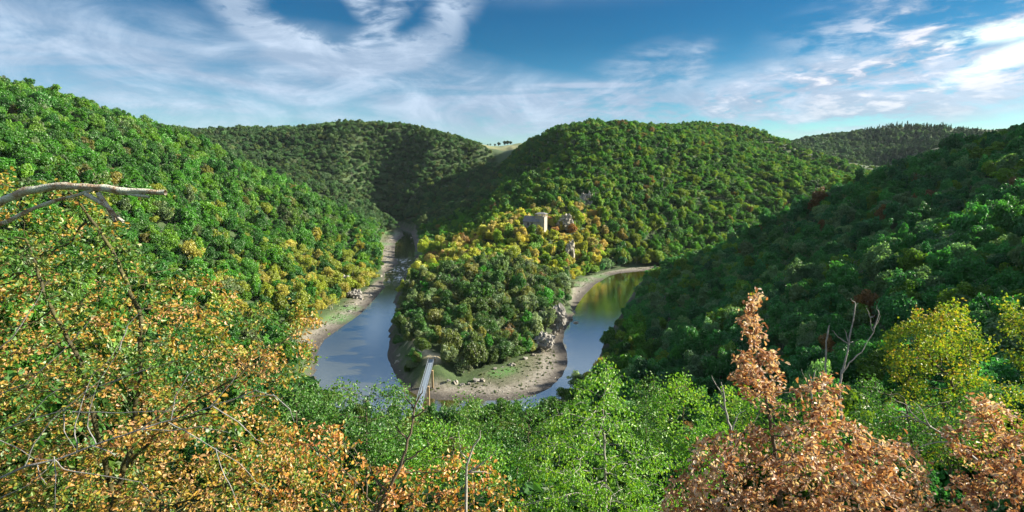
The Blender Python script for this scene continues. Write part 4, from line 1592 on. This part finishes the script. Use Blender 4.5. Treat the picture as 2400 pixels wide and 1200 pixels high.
# bare wood
def bare(name, base, lines, t, r0, r1, mat, label, cat, wig=0.006, dt=0.0, group=None, part="branch"):
    rng = np.random.default_rng(len(label))
    b = np.array(P(*base))
    rt = bpy.data.objects.new(name, None)
    rt.location = tuple(b)
    rt['label'] = label
    rt['category'] = cat
    if group:
        rt['group'] = group
    COL.objects.link(rt)
    for li, ln in enumerate(lines):
        pts = []
        k = 1.0 if li == 0 else 0.5
        tt_ = t
        for (u, v) in ln:
            pts.append(P(u, v, tt_))
            tt_ += dt * rng.uniform(-1, 1)
        pts = np.array(pts)
        # smooth and roughen
        q = [pts[0]]
        for a, c in zip(pts[:-1], pts[1:]):
            for s in (0.33, 0.66, 1.0):
                q.append(a + (c - a) * s + rng.normal(size=3) * wig * (s < 1) * t / 10)
        q = np.array(q)
        rr = np.linspace(r0 * k, r1 * k, len(q)) * rng.uniform(0.85, 1.15, len(q))
        obj(part if li else ("trunk" if part == "branch" else part), tube_mesh(part, [(q - b, rr)], mat, 7), rt)
    return rt


bare("dead_tree", (1972, 1000, 17), [[(1972, 1000), (1968, 900), (1978, 860), (1990, 800), (1998, 760), (2005, 712), (1994, 700)],
      [(1970, 880), (1990, 850), (2020, 825), (2040, 790), (2058, 755), (2064, 740)], [(1990, 806), (1972, 795), (1960, 785), (1950, 775)],
      [(1990, 803), (2000, 800)], [(2046, 776), (2040, 745), (2030, 722)], [(2048, 770), (2060, 735), (2055, 716)], [(2003, 722), (2012, 710)], [(1988, 800), (1978, 770)],
      [(2040, 745), (2050, 738)]], 17, 0.042, 0.012, BARK_GREY, "forked bare dead tree rising between the brown oak and the yellow green tree", "dead tree", 0.01)
bare("dead_tree", (1934, 1000, 17), [[(1934, 1000), (1932, 900), (1934, 860), (1936, 800), (1944, 762)]], 17, 0.045, 0.02, BARK_GREY,
     "single straight bare stub left of the forked dead tree", "dead tree", 0.012)
bare("dead_tree", (1900, 1120, 14), [[(1905, 1120), (1906, 1000), (1902, 930), (1906, 890), (1912, 865)], [(1902, 930), (1893, 900), (1878, 865)], [(1904, 900), (1895, 872)]], 14, 0.035, 0.01, BARK_GREY,
     "pale thin dead stem in front of the second brown crown", "dead tree", 0.008)
bare("dead_tree", (1700, 1110, 22), [[(1715, 1110), (1712, 1000), (1700, 960), (1695, 915), (1690, 895)], [(1702, 965), (1688, 950), (1682, 930)], [(1700, 940), (1680, 905), (1668, 880)],
      [(1715, 1010), (1730, 970), (1748, 960)]], 22, 0.07, 0.015, BARK_GREY, "pale dead snag between the birch and the brown oak", "dead tree", 0.01)
bare("dead_tree", (850, 1330, 16), [[(870, 1330), (890, 1180), (940, 1090), (955, 1030), (968, 985), (973, 950)], [(968, 985), (970, 960), (950, 930), (945, 900)], [(966, 985), (990, 965), (1002, 955)],
      [(940, 1090), (960, 1075), (990, 1055), (1006, 1045), (1003, 1030)], [(955, 1030), (935, 1010), (918, 985)], [(972, 955), (985, 925), (990, 905)], [(905, 1150), (870, 1110), (868, 1085)]],
     16, 0.075, 0.013, BARK, "dark crooked dead tree with pale twigs in front of the footbridge", "dead tree", 0.012)
bare("dead_tree", (1090, 1330, 15), [[(1090, 1330), (1092, 1180), (1094, 1090), (1108, 1050), (1122, 1030), (1127, 1008)], [(1098, 1105), (1125, 1090), (1148, 1072), (1165, 1050)], [(1097, 1080), (1080, 1060), (1075, 1010)],
      [(1100, 1108), (1130, 1106), (1150, 1110)]], 15, 0.05, 0.012, BARK_GREY, "broken lichen covered snag standing in the orange oak", "dead tree", 0.01)
bare("dead_tree", (2290, 1080, 13), [[(2290, 1080), (2240, 1035), (2180, 1000), (2130, 975), (2090, 955)], [(2240, 1035), (2180, 1040), (2130, 1055)], [(2180, 1000), (2160, 960), (2140, 940)],
      [(2130, 975), (2100, 980), (2070, 970)], [(2250, 1040), (2190, 1020), (2150, 1015)], [(2160, 990), (2125, 950), (2095, 935)]], 13, 0.035, 0.006, BARK_GREY,
     "fine grey bare branches reaching left out of the smaller brown oak", "dead tree", 0.012)
# the sawn lichen covered bough and the grey twigs at the left edge
bare("dead_bough", (-160, 560, 6.2), [[(-160, 560), (-60, 505), (0, 474), (60, 447), (130, 436), (200, 438), (265, 444), (320, 448), (388, 451)], [(226, 442), (270, 450), (310, 456), (350, 462)],
      [(-160, 640), (-60, 560), (0, 525), (60, 497), (130, 470), (190, 455), (222, 444)], [(230, 452), (255, 490), (270, 520)], [(200, 455), (245, 480), (290, 520)]], 6.2, 0.056, 0.034, LICHEN,
     "thick broken lichen covered bough reaching in over the big oak", "bough", 0.010)
TW = [[(-120, 1190), (0, 1120), (60, 1093), (130, 1078), (230, 1040), (330, 1006), (400, 985), (490, 955), (560, 932), (640, 925)],
      [(58, 1092), (80, 1040), (120, 985), (180, 935), (230, 895), (280, 820), (325, 800)], [(-60, 1010), (0, 1032), (50, 1055), (80, 1075), (125, 1078)],
      [(180, 1060), (175, 1000), (190, 950), (215, 880), (250, 850), (290, 790)], [(225, 1040), (205, 1000), (210, 960), (235, 890)], [(330, 1005), (380, 970), (430, 930), (470, 890)],
      [(395, 990), (450, 1020), (500, 1050), (560, 1085), (600, 1130), (635, 1150)], [(505, 1050), (520, 1100), (545, 1150), (565, 1200)], [(125, 1075), (150, 1100), (240, 1115), (330, 1130), (370, 1170)],
      [(127, 1070), (130, 1130), (128, 1200)], [(-60, 1190), (0, 1168), (60, 1140), (110, 1100), (125, 1080)], [(170, 965), (260, 968), (340, 965), (420, 962)], [(232, 905), (330, 870), (430, 840)],
      [(500, 953), (560, 990), (600, 1030), (630, 1045)], [(640, 925), (680, 960), (690, 990)], [(150, 970), (150, 1010), (175, 1050)], [(400, 985), (410, 930), (440, 880), (465, 860)],
      [(85, 1085), (95, 1120), (110, 1135)], [(560, 932), (600, 915), (650, 930)], [(215, 1045), (260, 1060), (270, 1070)], [(-40, 940), (60, 900), (150, 820), (220, 740)], [(-40, 850), (30, 790), (90, 700), (110, 660)],
      [(-60, 1040), (60, 985), (160, 960), (260, 900), (330, 860)], [(60, 985), (110, 930), (160, 900)], [(330, 1006), (400, 1010), (470, 1000), (540, 1015)], [(490, 955), (540, 900), (570, 850)], [(280, 820), (300, 760), (340, 720)]]
bare("bare_shrub", (-120, 1190, 5.5), TW, 5.5, 0.013, 0.0035, BARK_SILVER, "bare silver grey twigs spreading across the big oak at the lower left", "shrub", 0.006, 0.06)


# ------------------------------------------------------------------ chapel with its open bell turret
STONE = plain("rubble_stone", [(0.3, (0.16, 0.145, 0.125)), (0.5, (0.27, 0.25, 0.215)), (0.7, (0.38, 0.35, 0.30))], 1.6, bump=0.8, bscale=5)
SLATE = plain("slate_roof", [(0.3, (0.10, 0.10, 0.11)), (0.7, (0.20, 0.195, 0.20))], 1.2, bump=0.6, bscale=4)
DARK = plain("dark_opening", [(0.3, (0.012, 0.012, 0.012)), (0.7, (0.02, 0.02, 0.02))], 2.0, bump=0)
ROCK = plain("pale_rock", [(0.28, (0.12, 0.105, 0.085)), (0.45, (0.24, 0.215, 0.175)), (0.62, (0.40, 0.37, 0.31)), (0.75, (0.30, 0.24, 0.15))], 0.45, bump=1.0, bscale=2.2)
ROCK_GREY = plain("grey_rock", [(0.28, (0.08, 0.075, 0.07)), (0.5, (0.19, 0.18, 0.165)), (0.7, (0.31, 0.29, 0.27))], 0.5, bump=1.0, bscale=2.2)
STEEL = plain("painted_steel", [(0.3, (0.17, 0.21, 0.26)), (0.7, (0.25, 0.30, 0.36))], 3.0, rough=0.5, bump=0.1)
DARKSTEEL = plain("dark_steel", [(0.3, (0.06, 0.065, 0.07)), (0.7, (0.12, 0.125, 0.13))], 3.0, rough=0.5, bump=0.1)
OCHRE = plain("ochre_stone", [(0.3, (0.30, 0.20, 0.10)), (0.7, (0.46, 0.33, 0.19))], 1.0, bump=0.6)


def chapel():
    rt = bpy.data.objects.new("chapel", None)
    rt.location = (CHX, CHY, CHZ)
    rt.rotation_euler = (0, 0, rad(-24))
    rt['label'] = "ruined grey stone chapel with slate roof and open bell turret on the sunlit spur"
    rt['category'] = "chapel"
    COL.objects.link(rt)
    L0, L1, W, H = -10.0, 4.6, 3.9, 4.7
    # long wall towards the viewer, built round two arched openings
    m = MB()
    th = 0.5
    ops = [(-5.6, 1.5), (-1.9, 1.5)]
    x = L0
    for (cx, wd) in ops:
        m.box(x, cx - wd / 2, -W, -W + th, -3, H)
        m.box(cx - wd / 2, cx + wd / 2, -W, -W + th, -3, 0.9)
        m.box(cx - wd / 2, cx + wd / 2, -W, -W + th, 3.9, H)
        # arch haunches
        for s in (-1, 1):
            m.box(min(cx + s * wd / 2, cx + s * wd * 0.32), max(cx + s * wd / 2, cx + s * wd * 0.32), -W + 0.003, -W + th - 0.003, 3.3, 3.9)
        x = cx + wd / 2
    m.box(x, L1, -W, -W + th, -3, H)
    m.build("wall", STONE, rt)
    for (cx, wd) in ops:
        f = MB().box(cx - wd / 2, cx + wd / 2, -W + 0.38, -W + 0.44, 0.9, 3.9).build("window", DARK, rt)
    MB().box(L0, L1, W - th, W, -3, H).build("wall", STONE, rt)
    for x0, x1 in ((L0, L0 + th), (L1 - th, L1)):
        g = MB().box(x0, x1, -W + th + .003, W - th - .003, -3, H - 0.003)
        g.quad((x0, -W, H), (x0, W, H), (x0, 0.01, H + 4.0), (x0, 0, H + 4.0))
        g.quad((x1, W, H), (x1, -W, H), (x1, 0, H + 4.0), (x1, 0.01, H + 4.0))
        g.build("gable_wall", STONE, rt)
    for s in (-1, 1):
        r = MB()
        a = Vector((L0 - 0.4, s * (W + 0.45), H - 0.35))
        n = 9
        for k in range(n):       # slate courses, each lapped over the one below
            t0, t1 = k / n, (k + 1) / n + 0.03
            y0, y1 = s * (W + 0.45) * (1 - t0), s * (W + 0.45) * (1 - min(t1, 1))
            z0, z1 = H - 0.35 + 4.5 * t0 + 0.10, H - 0.35 + 4.5 * min(t1, 1) + 0.04
            r.quad((L0 - 0.4, y0, z0), (L1 + 0.3, y0, z0), (L1 + 0.3, y1, z1), (L0 - 0.4, y1, z1))
            r.quad((L0 - 0.4, y0, z0 - 0.16), (L1 + 0.3, y0, z0 - 0.16), (L1 + 0.3, y0, z0), (L0 - 0.4, y0, z0))
        r.build("roof", SLATE, rt)
    # square tower at the right end carrying the turret
    MB().box(L1 + 0.003, L1 + 4.2, -3.6, 3.4, -4, 8.6).build("tower", STONE, rt)
    b = MB().box(L1 - 4.6, L1 + 4.5, -2.6, 3.7, 8.603, 8.9)
    bo = b.build("bell_turret", STONE, rt)
    MB().box(L1 - 4.4, L1, -2.4, 3.5, 5.9, 8.6).build("tower", STONE, rt)
    for i in range(6):
        xx = L1 - 4.3 + i * 1.7
        for yy in (-2.4, 3.4):
            MB().box(xx - .22, xx + .22, yy - .22, yy + .22, 8.9, 10.6).build("column", STONE, bo)
    MB().box(L1 - 4.6, L1 + 4.5, -2.7, 3.7, 10.6, 10.85).build("lintel", STONE, bo)
    r = MB()
    x0, x1, y0, y1, z0, z1 = L1 - 5.0, L1 + 4.9, -3.1, 4.1, 10.853, 12.2
    r.quad((x0, y0, z0), (x1, y0, z0), (x1 - 3, .5, z1), (x0 + 3, .5, z1))
    r.quad((x1, y1, z0), (x0, y1, z0), (x0 + 3, .5, z1), (x1 - 3, .5, z1))
    r.quad((x1, y0, z0), (x1, y1, z0), (x1 - 3, .501, z1), (x1 - 3, .5, z1))
    r.quad((x0, y1, z0), (x0, y0, z0), (x0 + 3, .5, z1), (x0 + 3, .501, z1))
    r.quad((x0, y0, z0), (x0, y1, z0), (x1, y1, z0), (x1, y0, z0))
    r.build("turret_roof", SLATE, bo)


chapel()


# ------------------------------------------------------------------ rocks
def rock_mesh(name, seed, w, h, d, mat, n=5, nsub=3, sharp=0.35):
    import bmesh
    rng = np.random.default_rng(seed)
    bm = bmesh.new()
    for k in range(n):
        g = bmesh.ops.create_icosphere(bm, subdivisions=nsub, radius=1.0)
        c = Vector((rng.uniform(-.4, .4) * w * (n > 1), rng.uniform(-.25, .25) * d * (n > 1), rng.uniform(0.05, .62) * h * (n > 1)))
        s = Vector((w * rng.uniform(.22, .40), d * rng.uniform(.25, .4), h * rng.uniform(.22, .42))) if n > 1 else Vector((w / 2, d / 2, h / 2))
        o = Vector(rng.uniform(0, 50, 3))
        for v in g['verts']:
            p = v.co.copy()
            q = p * 1.2 + o
            cell = noise.cell(q * 1.6)
            k1 = noise.noise(q * 1.4) * 0.55 + noise.noise(q * 3.3) * 0.30 + (cell - 0.5) * sharp
            p *= 1 + k1
            p.z = round(p.z * 3.2) / 3.2 * 0.45 + p.z * 0.55      # ledges
            v.co = c + Vector((p.x * s.x, p.y * s.y, p.z * s.z))
    me = bpy.data.meshes.new(name)
    bm.to_mesh(me)
    bm.free()
    me.materials.append(mat)
    return me


for k, (u, v, t, w, h, lb) in enumerate(ROCKS):
    x, y, z = P(u, v, t)
    gz = float(terrain(np.array([x]), np.array([y]))[0][0])
    base = min(z - h * 0.55, gz - 1)
    mat = ROCK if 'pale' in lb else ROCK_GREY
    obj("cliff", rock_mesh("cliff", 40 + k, w * 1.2, h * 0.95, 8, mat, 12), None, lb, "cliff", loc=(x, y + 1.5, z - h * 0.48))
BLD = [(1052, 900, 'bar'), (1068, 898, 'bar'), (1082, 901, 'bar'), (1100, 899, 'bar'), (1118, 893, 'bar'), (1131, 892, 'bar'), (1160, 868, 'hump'), (1200, 858, 'hump'), (1232, 842, 'hump'), (1250, 833, 'hump'),
       (1264, 822, 'hump'), (1278, 812, 'hump'), (1292, 800, 'crag'), (1306, 782, 'crag'), (1318, 765, 'crag'), (1328, 752, 'crag'), (1340, 745, 'crag'), (1350, 752, 'crag'), (1345, 728, 'crag'),
       (936, 838, 'tip'), (942, 850, 'tip'), (932, 846, 'tip'), (820, 728, 'left'), (835, 712, 'left'), (812, 718, 'left'), (850, 700, 'left'), (868, 690, 'left'), (893, 650, 'up'), (898, 640, 'up'), (896, 660, 'up'),
       (966, 568, 'up'), (964, 555, 'up')]
wl = {'bar': "pale boulders under the round bushes by the muddy bar", 'hump': "pale boulders along the forest edge above the muddy bar", 'crag': "grey boulders below the crag beside the right water",
      'tip': "small boulders on the mud left of the bridge", 'left': "boulders at the back of the muddy left bank", 'up': "boulders along the shallow riffle upstream"}
rm = [rock_mesh("boulder", 80 + q, 1.9, 1.3, 1.6, ROCK if q % 2 else ROCK_GREY, 1, 2, 0.3) for q in range(4)]
for k, (u, v, w) in enumerate(BLD):
    qx, qy = onwater(u, v, 1.0)
    gz = float(terrain(np.array([qx]), np.array([qy]))[0][0])
    o = obj("boulder", rm[k % 4], None, wl[w].replace("boulders", "boulder"), "boulder", group=wl[w], loc=(qx, qy, gz + 0.25))
    s = 0.7 + 0.9 * ((k * 37) % 10) / 10
    o.scale = (s * 1.2, s, s)
    o.rotation_euler = (0.2 * (k % 3), 0.1, k * 1.7)


# ------------------------------------------------------------------ loose stones and weeds on the mud
def bank_cover():
    rng = np.random.default_rng(77)
    xs, ys = [], []
    for pl in MUD:
        a = np.array(pl)
        n = int(min(5200, 0.55 * (np.ptp(a[:, 0]) * np.ptp(a[:, 1])) + 100))
        x = rng.uniform(a[:, 0].min() - 1, a[:, 0].max() + 1, n)
        y = rng.uniform(a[:, 1].min() - 1, a[:, 1].max() + 1, n)
        xs.append(x)
        ys.append(y)
    x, y = np.concatenate(xs), np.concatenate(ys)
    h, sd, dm, im = terrain(x, y)
    ok = (sd > 0.2) & (dm < 1.5)
    x, y, h, sd = x[ok], y[ok], h[ok], sd[ok]
    pat = vnoise(x, y, 4.0, 3.0) + 0.5 * rng.normal(size=len(x))
    stone = pat > 0.25
    weed = (pat < -0.1) & (sd > 5)
    src = bpy.data.collections.new("stone_sources")
    for q in range(4):
        src.objects.link(bpy.data.objects.new("stone_%d" % q, rock_mesh("stone", 180 + q, 1.0, 0.6, 0.9, ROCK if q % 2 else ROCK_GREY, 1, 1, 0.3)))
    k = np.where(stone)[0][:6000]
    s = 0.18 + 0.75 * rng.random(len(k)) ** 4
    instancer("loose_stones", np.c_[x[k], y[k], h[k] + 0.03], np.c_[s * 1.3, s, s * 0.8], np.c_[k * 0, k * 0, rng.uniform(0, 6.28, len(k))], np.full((len(k), 3), 0.2), src, kind='stuff',
              label="loose stones strewn over the muddy river banks", cat="stones")
    src2 = bpy.data.collections.new("weed_sources")
    for q in range(3):
        src2.objects.link(bpy.data.objects.new("weed_%d" % q, crown_mesh("weed", FOL_INST, 190 + q, 130, 0.22, 1.0, 0.6, 7)))
    k = np.where(weed)[0][:6000]
    s = 0.20 + 0.45 * rng.random(len(k)) ** 2
    col = np.array([0.07, 0.11, 0.03]) * rng.uniform(0.7, 1.5, (len(k), 1)) * np.array([1, 1, 1])
    instancer("bank_weeds", np.c_[x[k], y[k], h[k] - 0.08], np.c_[s, s, s * 0.7], np.c_[k * 0, k * 0, rng.uniform(0, 6.28, len(k))], col, src2, kind='stuff',
              label="low green weeds growing on the upper part of the mud banks", cat="weeds")


bank_cover()

# ------------------------------------------------------------------ footbridge
def footbridge():
    rt = bpy.data.objects.new("footbridge", None)
    a = BR0
    Lb = (BR1 - BR0).length * 1.35
    d = (BR1 - BR0)
    ang = math.atan2(d.y, d.x)
    rt.location = a
    rt.rotation_euler = (0, 0, ang)
    rt['label'] = "narrow blue grey steel footbridge with railings running down from the path"
    rt['category'] = "bridge"
    COL.objects.link(rt)
    hw = 0.98
    slope = (BR1.z - BR0.z) / (BR1 - BR0).length
    def zz(x):
        return slope * x
    np_ = int(Lb / 0.45)
    pm = np_mesh("deck_plank", *(lambda b: (b.v, np.array(b.f)))(MB().box(-0.205, 0.205, -hw, hw, -0.06, 0.0)), STEEL)
    for k in range(np_):
        o = obj("deck_plank", pm, rt, loc=(0.23 + k * 0.45, 0, zz(k * 0.45) + 0.004 * (k % 2)))
    for s in (-1, 1):
        MB().bar((0, s * (hw - 0.2), -0.28), (Lb, s * (hw - 0.2), zz(Lb) - 0.28), 0.16, 0.40).build("girder", DARKSTEEL, rt)
        MB().bar((0, s * (hw + .06), 1.15), (Lb, s * (hw + .06), zz(Lb) + 1.15), 0.10, 0.10).build("handrail", STEEL, rt)
        MB().bar((0, s * (hw + .06), 0.62), (Lb, s * (hw + .06), zz(Lb) + 0.62), 0.05, 0.05).build("handrail", DARKSTEEL, rt)
        MB().bar((0, s * (hw + .06), 0.22), (Lb, s * (hw + .06), zz(Lb) + 0.22), 0.05, 0.05).build("handrail", DARKSTEEL, rt)
        pm2 = np_mesh("railing_post", *(lambda b: (b.v, np.array(b.f)))(MB().box(-0.05, 0.05, -0.045, 0.045, -0.3, 1.10)), DARKSTEEL)
        for k in range(int(Lb / 1.8) + 1):
            obj("railing_post", pm2, rt, loc=(0.1 + k * 1.8, s * (hw + .06), zz(k * 1.8)))
    for x in (10.0, 24.0, 40.0):
        for s in (-1, 1):
            MB().box(x - .4, x + .4, s * 1.15 - .35, s * 1.15 + .35, -a.z - 1, zz(x) - 0.49).build("pier", OCHRE, rt)
    MB().box(-1.5, 0.0, -1.6, 1.6, -3.5, -0.03).build("abutment", OCHRE, rt)


footbridge()

# ------------------------------------------------------------------ small trees on the plateau against the sky
hm = crown_mesh("tree_crown", FOL_OBJ, 900, 900, 0.11, 1.0, 1.0, 12)
ht = tube_mesh("tree_trunk", trunk_lines(901, 0.8, 0.8, 3), BARK, 4)
for k, (u, v, r, wd) in enumerate([(1143, 333, 3.0, "tiny lone tree furthest left"), (1149, 334, 3.4, "second tiny lone tree"), (1160, 333, 4.2, "small round tree left of the tallest"),
                                   (1169, 331, 6.6, "tallest lone tree"), (1183, 338, 7.5, "broad tree at the left end of the clump"), (1190, 337, 7.0, "broad tree in the middle of the clump"), (1197, 334, 5.8, "tree at the right end of the clump")]):
    x, y, z = P(u, v, 1490)
    gz = float(terrain(np.array([x]), np.array([y]))[0][0])
    rt = bpy.data.objects.new("field_tree", None)
    rt.location = (x, y, gz)
    rt.scale = (r, r, r)
    rt['label'] = wd + " on the plateau field"
    rt['category'] = "tree"
    rt['group'] = "lone trees on the plateau field against the sky"
    COL.objects.link(rt)
    c = obj("crown", hm, rt, loc=(0, 0, 0.25))
    c.color = (0.03, 0.06, 0.025, 1)
    obj("trunk", ht, rt)

same = {}
for o in COL.objects:
    if o.get('category') == 'boulder':
        same.setdefault(o['label'], []).append(o)
for lb, os_ in same.items():
    os_.sort(key=lambda o: project(*o.location)[0])
    n_ = len(os_)
    for k, o in enumerate(os_):
        if n_ > 1:
            pl = o['group']
            o['label'] = ("leftmost of %s %s" % (NUM[n_], pl)) if k == 0 else ("rightmost of %s %s" % (NUM[n_], pl)) if k == n_ - 1 else ("%s from left of %s %s" % (ORD[k + 1], NUM[n_], pl))


# ------------------------------------------------------------------ thin evening haze in the valley
def haze():
    b = MB().box(-11000, 11000, -8000, 14000, -9, 275)
    m, t, out = material("valley_haze")
    v = t.new('ShaderNodeVolumePrincipled')
    v.inputs['Color'].default_value = (0.72, 0.85, 1.0, 1)
    v.inputs['Density'].default_value = 0.000018
    v.inputs['Anisotropy'].default_value = 0.0
    t.l.new(v.outputs[0], out.inputs['Volume'])
    b.build("haze", m, kind='stuff', label="thin pale blue haze filling the river gorge", cat="haze")


haze()
